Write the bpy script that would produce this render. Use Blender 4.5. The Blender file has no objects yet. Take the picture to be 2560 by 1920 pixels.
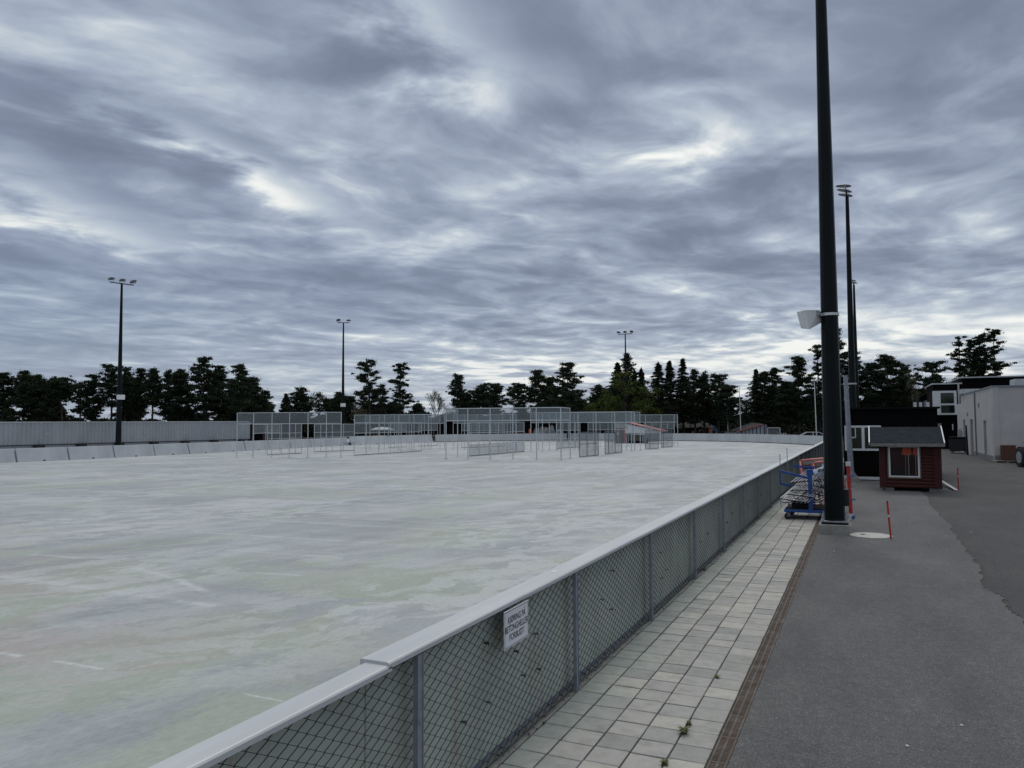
import bpy, math, random
import numpy as np
from mathutils import Vector, Matrix
random.seed(7); rng = np.random.default_rng(7)
R_ = math.radians
sc = bpy.context.scene
COL = sc.collection
# ------------------------------------------------------------------ camera
F = 1925.0; CW = 2560; CH = 1920; CAMH = 2.55
YAW = R_(24.4); PIT = R_(3.0); ROLL = R_(-0.3)
RM = Matrix.Rotation(YAW, 3, 'Z') @ Matrix.Rotation(math.pi/2 + PIT, 3, 'X') @ Matrix.Rotation(ROLL, 3, 'Z')
cd = bpy.data.cameras.new('camera'); cam = bpy.data.objects.new('camera', cd); COL.objects.link(cam)
cam.location = (0, 0, CAMH); cam.rotation_euler = RM.to_euler()
cd.sensor_width = 36; cd.lens = 36*F/CW; cd.clip_end = 3000; cd.clip_start = 0.05
sc.camera = cam
# measuring helpers: turn a direction seen from the photographer's spot into a place in the world
def ray(px, py): return RM @ Vector(((px-CW/2)/F, -(py-CH/2)/F, -1))
def gp(px, py, z=0.0):
    d = ray(px, py); t = (z-CAMH)/d.z; return (d.x*t, d.y*t)
def aty(px, py, Y):
    d = ray(px, py); t = Y/d.y; return (d.x*t, Y, CAMH+d.z*t)
def atx(px, py, X):
    d = ray(px, py); t = X/d.x; return (X, d.y*t, CAMH+d.z*t)
def upz(px, py, x, y):
    d = ray(px, py); t = math.hypot(x, y)/math.hypot(d.x, d.y); return CAMH+d.z*t
def dep(px, D):
    d = ray(px, 1060); t = D; return (d.x*t, d.y*t)
# ------------------------------------------------------------------ mesh helpers
class MB:
    def __init__(s): s.v = []; s.f = []
    def add(s, vs, fs):
        o = len(s.v); s.v += [tuple(v) for v in vs]; s.f += [tuple(i+o for i in f) for f in fs]; return s
    def box(s, x0, x1, y0, y1, z0, z1, M=None):
        vs = [(x0,y0,z0),(x1,y0,z0),(x1,y1,z0),(x0,y1,z0),(x0,y0,z1),(x1,y0,z1),(x1,y1,z1),(x0,y1,z1)]
        if M is not None: vs = [tuple(M @ Vector(v)) for v in vs]
        return s.add(vs, [(3,2,1,0),(4,5,6,7),(0,1,5,4),(1,2,6,5),(2,3,7,6),(3,0,4,7)])
    def bar(s, a, b, w, h=None):
        h = h or w; a = Vector(a); b = Vector(b); d = (b-a); L = d.length
        if L < 1e-6: return s
        q = d.to_track_quat('Z', 'Y').to_matrix().to_4x4(); M = Matrix.Translation(a) @ q
        return s.box(-w/2, w/2, -h/2, h/2, 0, L, M)
    def tube(s, pts, rad, n=8, caps=True):
        pts = [Vector(p) for p in pts]; m = len(pts)
        if not hasattr(rad, '__len__'): rad = [rad]*m
        vs = []; fs = []
        for i, p in enumerate(pts):
            d = (pts[min(i+1, m-1)] - pts[max(i-1, 0)]).normalized()
            u = d.orthogonal().normalized() if abs(d.z) < .9 else Vector((1, 0, 0)).cross(d).normalized()
            if abs(d.z) >= .9: u = Vector((0,1,0)).cross(d).normalized()
            w = d.cross(u)
            for k in range(n):
                a = 2*math.pi*k/n; vs.append(p + (u*math.cos(a) + w*math.sin(a))*rad[i])
        for i in range(m-1):
            for k in range(n):
                k2 = (k+1) % n; fs.append((i*n+k, i*n+k2, (i+1)*n+k2, (i+1)*n+k))
        if caps: fs.append(tuple(range(n))[::-1]); fs.append(tuple((m-1)*n+k for k in range(n)))
        return s.add(vs, fs)
    def lathe(s, prof, n=24, M=None):
        vs = []; fs = []
        for r, z in prof:
            for k in range(n):
                a = 2*math.pi*k/n; vs.append((r*math.cos(a), r*math.sin(a), z))
        for i in range(len(prof)-1):
            for k in range(n):
                k2 = (k+1) % n; fs.append((i*n+k, i*n+k2, (i+1)*n+k2, (i+1)*n+k))
        fs.append(tuple(range(n))[::-1]); fs.append(tuple((len(prof)-1)*n+k for k in range(n)))
        if M is not None: vs = [tuple(M @ Vector(v)) for v in vs]
        return s.add(vs, fs)
    def prism(s, poly, axis, a, b, M=None):
        n = len(poly); vs = []
        for t in (a, b):
            for p in poly:
                vs.append((t, p[0], p[1]) if axis == 'x' else ((p[0], t, p[1]) if axis == 'y' else (p[0], p[1], t)))
        fs = [tuple(range(n))[::-1], tuple(range(n, 2*n))] + [(i, (i+1) % n, n+(i+1) % n, n+i) for i in range(n)]
        if M is not None: vs = [tuple(M @ Vector(v)) for v in vs]
        return s.add(vs, fs)
    def build(s, name, m, parent=None, smooth=False, bevel=0, seg=1, matrix=None):
        me = bpy.data.meshes.new(name); me.from_pydata(s.v, [], s.f); me.update()
        if smooth: me.polygons.foreach_set('use_smooth', [True]*len(me.polygons))
        o = bpy.data.objects.new(name, me); COL.objects.link(o)
        if m: me.materials.append(m)
        if parent: o.parent = parent
        if bevel:
            b = o.modifiers.new('bevel', 'BEVEL'); b.width = bevel; b.segments = seg; b.limit_method = 'ANGLE'
        if matrix is not None: o.matrix_local = matrix
        return o
def tag(o, label=None, cat=None, group=None, kind=None):
    if label: o['label'] = label
    if cat: o['category'] = cat
    if group: o['group'] = group
    if kind: o['kind'] = kind
    return o
def empty(name, loc=(0,0,0), rz=0, label=None, cat=None, group=None):
    o = bpy.data.objects.new(name, None); COL.objects.link(o); o.location = loc; o.rotation_euler = (0, 0, rz)
    o.empty_display_size = .2
    return tag(o, label, cat, group)
def kids(o): return [c for c in bpy.data.objects if c.parent == o]
def copy_tree(o, parent=None):
    c = o.copy(); COL.objects.link(c); c.parent = parent
    for ch in kids(o): copy_tree(ch, c)
    return c
# ------------------------------------------------------------------ materials
class NT:
    def __init__(s, nt): s.t = nt
    def n(s, typ, **k):
        nd = s.t.nodes.new(typ)
        for a, b in k.items(): setattr(nd, a, b)
        return nd
    def put(s, sock, v):
        if hasattr(v, 'is_linked') or isinstance(v, bpy.types.NodeSocket): s.t.links.new(v, sock)
        else: sock.default_value = v
    def math(s, op, a, b=None, c=None, clamp=False):
        nd = s.n('ShaderNodeMath', operation=op); nd.use_clamp = clamp
        s.put(nd.inputs[0], a)
        if b is not None: s.put(nd.inputs[1], b)
        if c is not None: s.put(nd.inputs[2], c)
        return nd.outputs[0]
    def noise(s, vec, scale, detail=4, rough=.55, dist=0.0, dim='3D'):
        nd = s.n('ShaderNodeTexNoise', noise_dimensions=dim)
        if vec is not None: s.t.links.new(vec, nd.inputs['Vector'])
        nd.inputs['Scale'].default_value = scale; nd.inputs['Detail'].default_value = detail
        nd.inputs['Roughness'].default_value = rough; nd.inputs['Distortion'].default_value = dist
        return nd.outputs['Fac']
    def mapping(s, vec, loc=(0,0,0), rot=(0,0,0), scale=(1,1,1)):
        nd = s.n('ShaderNodeMapping'); s.t.links.new(vec, nd.inputs['Vector'])
        nd.inputs['Location'].default_value = loc; nd.inputs['Rotation'].default_value = rot; nd.inputs['Scale'].default_value = scale
        return nd.outputs[0]
    def ramp(s, fac, stops, interp='LINEAR'):
        nd = s.n('ShaderNodeValToRGB'); cr = nd.color_ramp; cr.interpolation = interp
        while len(cr.elements) < len(stops): cr.elements.new(.5)
        for e, (p, c) in zip(cr.elements, stops):
            e.position = p; e.color = (c, c, c, 1) if not hasattr(c, '__len__') else (*c, 1)
        s.t.links.new(fac, nd.inputs['Fac']); return nd.outputs['Color']
    def mix(s, fac, a, b, blend='MIX'):
        nd = s.n('ShaderNodeMix', data_type='RGBA', blend_type=blend)
        s.put(nd.inputs[0], fac)
        for i, v in ((6, a), (7, b)):
            if isinstance(v, bpy.types.NodeSocket): s.t.links.new(v, nd.inputs[i])
            else: nd.inputs[i].default_value = (*v, 1) if len(v) == 3 else v
        return nd.outputs[2]
    def bump(s, h, strength=.3, dist=.01):
        nd = s.n('ShaderNodeBump'); s.t.links.new(h, nd.inputs['Height'])
        nd.inputs['Strength'].default_value = strength; nd.inputs['Distance'].default_value = dist
        return nd.outputs[0]
def newmat(name):
    m = bpy.data.materials.new(name); m.use_nodes = True; nt = m.node_tree
    b = nt.nodes['Principled BSDF']; return m, NT(nt), b
def simple(name, col, rough=.6, metal=0, var=.15, scale=6, bump=0, spec=.5, coord='Object'):
    m, t, b = newmat(name)
    tc = t.n('ShaderNodeTexCoord').outputs[coord]
    nz = t.noise(tc, scale, 5, .6)
    lo = tuple(c*(1-var) for c in col); hi = tuple(min(1, c*(1+var)) for c in col)
    t.t.links.new(t.ramp(nz, [(.3, lo), (.7, hi)]), b.inputs['Base Color'])
    b.inputs['Roughness'].default_value = rough; b.inputs['Metallic'].default_value = metal
    b.inputs['Specular IOR Level'].default_value = spec
    if bump: t.t.links.new(t.bump(t.noise(tc, scale*8, 4), bump, .01), b.inputs['Normal'])
    return m
M = {}
M['galv'] = simple('galvanised', (.25,.275,.31), .55, .3, .25, 9)
M['lamp'] = simple('lamp_housing', (.10,.11,.12), .5, .2, .2, 5)
M['wire'] = simple('fence_wire', (.018,.022,.030), .6, .1, .2, 9)
M['frame'] = simple('pale_steel', (.50,.53,.55), .6, .1, .15, 2)
M['darkframe'] = simple('dull_steel', (.16,.18,.20), .6, .2, .2, 2)
M['mast'] = simple('dark_green_paint', (.0035,.0065,.007), .38, 0, .3, 1.5, spec=.16)
M['black'] = simple('black_paint', (.006,.006,.007), .8, 0, .3, 3, spec=.15)
M['blackclad'] = simple('black_cladding', (.0045,.0045,.005), .9, 0, .3, 3, spec=.1)
M['darkroof'] = simple('dark_roof', (.02,.02,.022), .9, 0, .3, 2)
M['white'] = simple('white_paint', (.62,.64,.64), .5, 0, .08, 3)
M['offwhite'] = simple('weathered_white', (.42,.44,.44), .6, 0, .15, 3)
M['speaker'] = simple('speaker_grey', (.66,.68,.68), .5, 0, .08, 6)
M['grille'] = simple('speaker_grille', (.10,.10,.10), .7, 0, .2, 40)
M['blue'] = simple('blue_paint', (.015,.07,.27), .45, 0, .25, 8)
M['red'] = simple('red_paint', (.42,.03,.025), .45, 0, .2, 8)
M['redpale'] = simple('faded_red', (.40,.10,.09), .5, 0, .2, 8)
M['orange'] = simple('orange_plastic', (.75,.09,.03), .6, 0, .1, 5)
M['rubber'] = simple('rubber', (.012,.012,.013), .75, 0, .3, 10)
M['alu'] = simple('aluminium', (.34,.36,.39), .45, .25, .45, 30)
M['concrete'] = simple('concrete', (.27,.27,.245), .85, 0, .2, 6, .3)
M['manhole'] = simple('manhole_concrete', (.43,.43,.40), .85, 0, .15, 9, .3)
M['leaf_w'] = simple('weed_leaf', (.10,.12,.04), .8, 0, .3, 10)
M['brown'] = simple('rust_brown_panel', (.09,.035,.02), .8, 0, .2, 4)
M['trim'] = simple('bare_wood_trim', (.17,.12,.075), .7, 0, .2, 8)
M['fascia'] = simple('grey_fascia', (.19,.185,.17), .75, 0, .3, 7)
M['greenwall'] = simple('door_bluegrey', (.22,.29,.35), .5, 0, .12, 3)
M['plaster'] = simple('plaster', (.47,.455,.435), .9, 0, .10, .9)
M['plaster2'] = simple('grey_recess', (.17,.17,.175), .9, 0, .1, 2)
M['wood'] = simple('grey_wood', (.22,.20,.17), .8, 0, .2, 5)
M['carwhite'] = simple('car_white', (.65,.66,.68), .25, 0, .03, 3)
M['poster'] = simple('poster_blue', (.03,.15,.32), .5, 0, .5, 4)
M['poster2'] = simple('poster_orange', (.45,.16,.08), .5, 0, .4, 5)
M['redwall'] = simple('dark_red_boards', (.055,.010,.007), .85, 0, .2, 3)
M['mound'] = simple('pale_mound', (.30,.31,.31), .9, 0, .3, 3)
M['purple'] = simple('dark_navy', (.01,.012,.05), .5, 0, .2, 3)
M['poly'] = simple('polycarbonate', (.36,.38,.42), .35, 0, .1, 1)
M['bark'] = simple('bark', (.045,.034,.028), .95, 0, .4, 2)
M['birchbark'] = simple('pale_bark', (.16,.145,.12), .9, 0, .4, 3)
def glass(name, col, rough=.08):
    m, t, b = newmat(name); b.inputs['Base Color'].default_value = (*col, 1)
    b.inputs['Roughness'].default_value = rough; b.inputs['Specular IOR Level'].default_value = .55; return m
M['glass'] = glass('dark_glass', (.01,.013,.015)); M['glassgreen'] = glass('green_glass', (.012,.022,.012), .12)
def clearglass():
    m, t, b = newmat('clear_glass'); out = t.t.nodes['Material Output']
    tr = t.n('ShaderNodeBsdfTransparent'); tr.inputs[0].default_value = (.93,.95,.95,1); gl = t.n('ShaderNodeBsdfGlossy'); gl.inputs['Roughness'].default_value = .03
    mx = t.n('ShaderNodeMixShader'); fr = t.n('ShaderNodeFresnel'); fr.inputs[0].default_value = 1.35
    t.t.links.new(fr.outputs[0], mx.inputs[0]); t.t.links.new(tr.outputs[0], mx.inputs[1]); t.t.links.new(gl.outputs[0], mx.inputs[2])
    t.t.links.new(mx.outputs[0], out.inputs[0]); return m
M['clear'] = clearglass()
def net(name, col, fac):
    m, t, b = newmat(name); out = t.t.nodes['Material Output']
    b.inputs['Base Color'].default_value = (*col, 1); b.inputs['Roughness'].default_value = .8
    tr = t.n('ShaderNodeBsdfTransparent'); mx = t.n('ShaderNodeMixShader')
    tc = t.n('ShaderNodeTexCoord').outputs['Object']
    nz = t.noise(tc, .9, 3)
    f = t.math('ADD', fac-.12, t.math('MULTIPLY', nz, .24))
    t.t.links.new(f, mx.inputs[0]); t.t.links.new(tr.outputs[0], mx.inputs[1]); t.t.links.new(b.outputs[0], mx.inputs[2])
    t.t.links.new(mx.outputs[0], out.inputs[0]); return m
M['net'] = net('fine_wire_net', (.24,.28,.30), .46); M['net2'] = net('fine_dark_net', (.15,.17,.19), .42); M['goalnet'] = net('goal_net', (.30,.30,.28), .45)
# foliage
def foliage(name, lo, hi):
    m, t, b = newmat(name); tc = t.n('ShaderNodeTexCoord').outputs['Object']
    c = t.ramp(t.noise(tc, .55, 3), [(.35, lo), (.68, hi)])
    isl = t.n('ShaderNodeNewGeometry').outputs['Random Per Island']
    c2 = t.mix(t.math('MULTIPLY', isl, .5), c, tuple(x*.4 for x in lo))
    t.t.links.new(c2, b.inputs['Base Color']); b.inputs['Roughness'].default_value = .85; b.inputs['Specular IOR Level'].default_value = .15
    return m
M['pine'] = foliage('pine_needles', (.014,.024,.014), (.050,.070,.036))
M['spruce'] = foliage('spruce_needles', (.012,.021,.012), (.038,.054,.028))
M['green'] = foliage('spring_leaves', (.05,.075,.018), (.13,.16,.035))
M['dry'] = foliage('dry_twigs', (.12,.11,.06), (.26,.24,.15))
M['sage'] = foliage('grey_green_leaves', (.03,.04,.025), (.075,.09,.055))
# ground surfaces
def mat_rink():
    m, t, b = newmat('rink_concrete'); tc = t.n('ShaderNodeTexCoord').outputs['Object']
    sx = t.n('ShaderNodeSeparateXYZ'); t.t.links.new(tc, sx.inputs[0]); X, Y = sx.outputs[0], sx.outputs[1]
    wn = t.n('ShaderNodeTexNoise'); t.t.links.new(tc, wn.inputs['Vector']); wn.inputs['Scale'].default_value = .55; wn.inputs['Detail'].default_value = 6; wn.inputs['Roughness'].default_value = .6
    wv = t.n('ShaderNodeVectorMath', operation='MULTIPLY_ADD'); t.t.links.new(wn.outputs['Color'], wv.inputs[0]); wv.inputs[1].default_value = (1.1,1.4,0); t.t.links.new(tc, wv.inputs[2]); W_ = wv.outputs[0]
    def rm(vec, ang, across, along, loc=(0,0,0)):      # noise space stretched along a heading
        return t.mapping(t.mapping(vec, rot=(0,0,R_(90-ang))), scale=(across, along, 1), loc=loc)
    s1 = t.noise(rm(W_, 77, 1.1, .16), 1, 10, .66); s2 = t.noise(rm(W_, 84, .42, .07, (4,2,0)), 1, 5, .55)
    crs = t.noise(rm(W_, 2, 1.3, .12, (8,1,0)), 1, 9, .66); fine = t.noise(rm(tc, 70, 14, 4), 1, 6, .7)
    film = t.noise(rm(W_, 60, 1.7, .8, (2,5,0)), 1, 13, .70)
    # bays of the concrete: each poured bay weathers a little differently
    wx = t.math('ADD', X, t.math('MULTIPLY', t.math('SUBTRACT', film, .5), 1.6)); wy = t.math('ADD', Y, t.math('MULTIPLY', t.math('SUBTRACT', film, .5), .8))
    cbx = t.n('ShaderNodeCombineXYZ'); t.put(cbx.inputs[0], t.math('FLOOR', t.math('DIVIDE', wx, 3.4))); t.put(cbx.inputs[1], t.math('FLOOR', t.math('DIVIDE', wy, 2.35)))
    wh = t.n('ShaderNodeTexWhiteNoise', noise_dimensions='2D'); t.t.links.new(cbx.outputs[0], wh.inputs['Vector']); bay = t.n('ShaderNodeSeparateColor'); t.t.links.new(wh.outputs['Color'], bay.inputs[0])
    nr = t.n('ShaderNodeMapRange'); t.put(nr.inputs[0], t.math('ADD', Y, t.math('MULTIPLY', t.math('ADD', X, 4), .35))); nr.inputs[1].default_value = 2.5; nr.inputs[2].default_value = 8.0; nr.inputs[3].default_value = 1; nr.inputs[4].default_value = 0; near = nr.outputs[0]
    md = t.n('ShaderNodeMapRange'); t.put(md.inputs[0], Y); md.inputs[1].default_value = 12; md.inputs[2].default_value = 45; md.inputs[3].default_value = 1; md.inputs[4].default_value = .35
    v = t.math('ADD', t.math('MULTIPLY', s1, .34), t.math('ADD', t.math('MULTIPLY', s2, .22), t.math('ADD', t.math('MULTIPLY', crs, .24), t.math('ADD', t.math('MULTIPLY', fine, .12), t.math('MULTIPLY', bay.outputs[0], .08)))))
    c = t.ramp(v, [(.40, (.255,.285,.295)), (.46, (.30,.332,.340)), (.51, (.345,.377,.383)), (.56, (.405,.437,.445)), (.62, (.48,.512,.52))])
    # green algae tint, bay by bay and along the streaks
    gt = t.math('ADD', t.math('ADD', t.math('MULTIPLY', t.noise(rm(W_, 80, .45, .16, (7,3,0)), 1, 5, .6), .62), t.math('MULTIPLY', bay.outputs[1], .12)), t.math('ADD', t.math('MULTIPLY', film, .26), t.math('MULTIPLY', near, .13)))
    gm = t.math('MULTIPLY', t.math('MULTIPLY', t.ramp(gt, [(.515, 0), (.57, 1)]), md.outputs[0]), .74)
    c = t.mix(gm, c, t.mix(fine, (.27,.315,.25), (.39,.435,.355)))
    bt = t.math('ADD', t.math('MULTIPLY', t.noise(rm(W_, 80, .40, .17, (31,13,0)), 1, 6, .6), .8), t.math('MULTIPLY', film, .2))
    bm = t.math('MULTIPLY', t.ramp(bt, [(.475, 0), (.535, 1)]), t.math('ADD', t.math('MULTIPLY', near, .9), .08))
    c = t.mix(bm, c, t.mix(fine, (.30,.262,.245), (.40,.36,.34)))
    # flaking white film of old paint and salt
    pt = t.noise(rm(W_, 75, .22, .12, (12,5,0)), 1, 4, .55)
    far = t.math('SUBTRACT', 1, t.math('MULTIPLY', near, .85))
    fm = t.math('MULTIPLY', t.math('MULTIPLY', t.ramp(film, [(.485, 0), (.52, 1)]), t.ramp(pt, [(.42, .18), (.56, 1)])), t.math('MULTIPLY', far, .66))
    c = t.mix(fm, c, (.49,.52,.53))
    # thin pale lines across the rink, broken and eroded
    ln = None
    for (ax, ay), (bx, by), w, k in [((488,1330),(854,1352),.05,1), ((854,1352),(1280,1378),.05,.7), ((560,1374),(860,1394),.05,.8), ((850,1292),(1280,1318),.07,.7), ((0,1440),(170,1462),.25,.6), ((170,1462),(540,1515),.12,.7),
                                  ((0,1440),(420,1486),.5,.35), ((340,1418),(440,1448),.10,.7), ((440,1448),(535,1487),.10,.9), ((0,1632),(60,1640),.05,1), ((140,1652),(260,1672),.035,1), ((905,1566),(1070,1572),.018,1), ((575,1728),(712,1752),.016,1), ((80,1386),(220,1396),.08,.7), ((640,1432),(760,1438),.06,.7)]:
        A = Vector(gp(ax, ay)); B = Vector(gp(bx, by)); d = (B-A); L = d.length; d.normalize(); nn = Vector((-d.y, d.x))
        qx = t.math('ADD', X, t.math('MULTIPLY', t.math('SUBTRACT', film, .5), .18)); qy = t.math('ADD', Y, t.math('MULTIPLY', t.math('SUBTRACT', film, .5), .22))
        dist = t.math('ABSOLUTE', t.math('SUBTRACT', t.math('ADD', t.math('MULTIPLY', qx, nn.x), t.math('MULTIPLY', qy, nn.y)), nn.dot(A)))
        al = t.math('SUBTRACT', t.math('ADD', t.math('MULTIPLY', qx, d.x), t.math('MULTIPLY', qy, d.y)), d.dot(A))
        a1 = t.math('MULTIPLY', t.math('GREATER_THAN', al, 0), t.math('LESS_THAN', al, L))
        lf = t.math('MULTIPLY', t.math('MULTIPLY', t.math('SUBTRACT', 1, t.math('DIVIDE', dist, w*1.3), clamp=True), a1, clamp=True), k)
        ln = lf if ln is None else t.math('MAXIMUM', ln, lf)
    c = t.mix(t.math('MULTIPLY', ln, t.ramp(film, [(.40, .05), (.54, .75)])), c, (.57,.60,.62))
    # regular bay joints
    jy = t.math('ABSOLUTE', t.math('SUBTRACT', t.math('FRACT', t.math('DIVIDE', t.math('ADD', Y, t.math('MULTIPLY', s2, .12)), 4.7)), .5))
    c = t.mix(t.math('MULTIPLY', t.math('MULTIPLY', t.math('LESS_THAN', jy, .010), t.ramp(crs, [(.47, 0), (.56, .55)])), t.math('GREATER_THAN', Y, 13.0)), c, (.56,.59,.61))
    scr = t.noise(rm(tc, 82, 5.5, .35, (3,9,0)), 1, 3, .5)
    c = t.mix(t.math('MULTIPLY', t.ramp(scr, [(.70, 0), (.74, 1)]), t.math('MULTIPLY', near, .45)), c, (.20,.17,.16))
    grn = t.noise(rm(tc, 78, 26, 9), 1, 8, .78)
    c = t.mix(1, c, t.ramp(grn, [(.36, .87), (.5, 1.0), (.64, 1.11)]), 'MULTIPLY')
    t.t.links.new(c, b.inputs['Base Color'])
    b.inputs['Roughness'].default_value = .65; b.inputs['Specular IOR Level'].default_value = .3
    t.t.links.new(t.bump(t.math('ADD', fine, t.math('MULTIPLY', film, 2)), .25, .006), b.inputs['Normal']); return m
def mat_asphalt(name, k):
    m, t, b = newmat(name); tc = t.n('ShaderNodeTexCoord').outputs['Object']
    vo = t.n('ShaderNodeTexVoronoi'); t.t.links.new(tc, vo.inputs['Vector']); vo.inputs['Scale'].default_value = 95
    sp = t.ramp(vo.outputs['Distance'], [(.15, 1.35), (.6, .75)])
    rnd = t.n('ShaderNodeSeparateColor'); t.t.links.new(vo.outputs['Color'], rnd.inputs[0])
    chip = t.ramp(rnd.outputs[0], [(.0, .75), (.92, 1.12), (.98, 1.75)])
    pat = t.noise(t.mapping(tc, scale=(.9,.35,1)), 1, 5, .6)
    sm = t.noise(tc, 9, 5, .65)
    base = t.ramp(t.math('ADD', t.math('MULTIPLY', pat, .6), t.math('MULTIPLY', sm, .4)), [(.36, (.088*k,.089*k,.092*k)), (.52, (.118*k,.118*k,.120*k)), (.66, (.150*k,.149*k,.148*k))])
    c = t.mix(1, t.mix(1, base, sp, 'MULTIPLY'), chip, 'MULTIPLY')
    scf = t.noise(t.mapping(tc, loc=(5,1,0), scale=(2.2,3.5,1)), 1, 5, .6)
    c = t.mix(t.math('MULTIPLY', t.ramp(scf, [(.68, 0), (.78, 1)]), .35), c, (.24,.235,.22))
    drk = t.noise(t.mapping(tc, loc=(15,1,0), scale=(.7,.4,1)), 1, 4, .6)
    c = t.mix(t.math('MULTIPLY', t.ramp(drk, [(.6, 0), (.75, 1)]), .35), c, (.05,.05,.055))
    t.t.links.new(c, b.inputs['Base Color']); b.inputs['Roughness'].default_value = .85; b.inputs['Specular IOR Level'].default_value = .3
    t.t.links.new(t.bump(vo.outputs['Distance'], .5, .006), b.inputs['Normal']); return m
def mat_slabs():
    m, t, b = newmat('paving_slabs'); tc = t.n('ShaderNodeTexCoord').outputs['Object']
    sx = t.n('ShaderNodeSeparateXYZ'); t.t.links.new(tc, sx.inputs[0]); X = sx.outputs[0]
    isl = t.n('ShaderNodeNewGeometry').outputs['Random Per Island']
    base = t.ramp(isl, [(0, (.265,.27,.26)), (.35, (.325,.325,.31)), (.7, (.36,.356,.335)), (1, (.41,.40,.365))])
    wet = t.math('ADD', t.math('MULTIPLY', t.math('ADD', X, 1.95), -1.5), t.math('MULTIPLY', t.math('SUBTRACT', t.noise(tc, 1.6, 4), .5), 2.0), clamp=True)
    c = t.mix(t.math('MULTIPLY', wet, .7), base, (.29,.34,.305))
    st = t.noise(tc, 7, 6, .7)
    c = t.mix(1, c, t.ramp(st, [(.3, .80), (.5, 1.0), (.75, 1.15)]), 'MULTIPLY')
    warm = t.math('MULTIPLY', t.math('ADD', X, 1.5, clamp=True), 1.2, clamp=True)
    c = t.mix(warm, c, t.mix(.35, c, (.37,.355,.28)))
    c = t.mix(t.math('MULTIPLY', t.ramp(t.noise(t.mapping(tc, loc=(4,4,0)), 3.1, 5, .7), [(.56, 0), (.70, 1)]), .45), c, (.17,.185,.15))
    t.t.links.new(c, b.inputs['Base Color']); b.inputs['Roughness'].default_value = .85
    t.t.links.new(t.bump(t.noise(tc, 60, 4), .35, .004), b.inputs['Normal']); return m
def mat_board():
    m, t, b = newmat('green_stained_board'); tc = t.n('ShaderNodeTexCoord').outputs['Object']
    sx = t.n('ShaderNodeSeparateXYZ'); t.t.links.new(tc, sx.inputs[0])
    n1 = t.noise(tc, 1.4, 5, .6)
    c = t.ramp(n1, [(.35, (.34,.385,.335)), (.55, (.42,.475,.41)), (.7, (.48,.52,.465))])
    v = t.noise(t.mapping(tc, scale=(1,3,.35)), 2.2, 4, .6)
    c = t.mix(t.math('MULTIPLY', t.ramp(v, [(.6, 0), (.72, 1)]), .6), c, (.34,.24,.19))
    v2 = t.noise(t.mapping(tc, loc=(3,3,3)), 2.6, 4, .6)
    c = t.mix(t.math('MULTIPLY', t.ramp(v2, [(.6, 0), (.74, 1)]), .5), c, (.34,.37,.45))
    t.t.links.new(c, b.inputs['Base Color']); b.inputs['Roughness'].default_value = .8; return m
def mat_white_boards(name, c0, c1):
    m, t, b = newmat(name); tc = t.n('ShaderNodeTexCoord').outputs['Object']
    n1 = t.noise(t.mapping(tc, scale=(1,1,.4)), .7, 5, .6); n2 = t.noise(tc, 14, 4, .6)
    v = t.math('ADD', t.math('MULTIPLY', n1, .7), t.math('MULTIPLY', n2, .3))
    t.t.links.new(t.ramp(v, [(.38, c0), (.62, c1)]), b.inputs['Base Color']); b.inputs['Roughness'].default_value = .55; return m
def mat_cap():
    m, t, b = newmat('white_cap_plastic'); tc = t.n('ShaderNodeTexCoord').outputs['Object']
    n1 = t.noise(t.mapping(tc, scale=(6,.7,3)), 1.2, 6, .65); n2 = t.noise(tc, 30, 4, .7)
    c = t.ramp(n1, [(.35, (.45,.475,.49)), (.6, (.50,.525,.54)), (.75, (.53,.56,.60))])
    c = t.mix(t.math('MULTIPLY', t.ramp(n2, [(.66, 0), (.76, 1)]), .35), c, (.33,.33,.33))
    t.t.links.new(c, b.inputs['Base Color']); b.inputs['Roughness'].default_value = .45; return m
def mat_rust():
    m, t, b = newmat('rusty_iron'); tc = t.n('ShaderNodeTexCoord').outputs['Object']
    c = t.ramp(t.noise(tc, 5, 6, .65), [(.32, (.075,.057,.047)), (.5, (.115,.09,.075)), (.68, (.16,.145,.13))])
    t.t.links.new(c, b.inputs['Base Color']); b.inputs['Roughness'].default_value = .9; return m
def mat_shingle():
    m, t, b = newmat('roof_shingles'); tc = t.n('ShaderNodeTexCoord').outputs['Object']
    br = t.n('ShaderNodeTexBrick'); t.t.links.new(t.mapping(tc, scale=(1,1.0,1)), br.inputs['Vector'])
    br.inputs['Color1'].default_value = (.017,.022,.030,1); br.inputs['Color2'].default_value = (.026,.032,.043,1); br.inputs['Mortar'].default_value = (.009,.011,.015,1)
    br.inputs['Scale'].default_value = 3.2; br.inputs['Brick Width'].default_value = .6; br.inputs['Row Height'].default_value = .38; br.inputs['Mortar Size'].default_value = .025
    t.t.links.new(br.outputs['Color'], b.inputs['Base Color']); b.inputs['Roughness'].default_value = .95; b.inputs['Specular IOR Level'].default_value = .1; return m
def mat_ground():
    m, t, b = newmat('earth_and_grass'); tc = t.n('ShaderNodeTexCoord').outputs['Object']
    c = t.ramp(t.noise(tc, .12, 6, .65), [(.35, (.05,.045,.035)), (.55, (.06,.065,.035)), (.7, (.09,.085,.06))])
    t.t.links.new(c, b.inputs['Base Color']); b.inputs['Roughness'].default_value = .95; return m
M['rink'] = mat_rink(); M['asph'] = mat_asphalt('asphalt', 1.0); M['asph2'] = mat_asphalt('asphalt_old', .58); M['slab'] = mat_slabs(); M['board'] = mat_board()
M['bwhite'] = mat_white_boards('barrier_grey_white', (.36,.385,.405), (.46,.485,.51)); M['bend'] = mat_white_boards('end_board_white', (.44,.46,.47), (.55,.57,.58))
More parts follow.
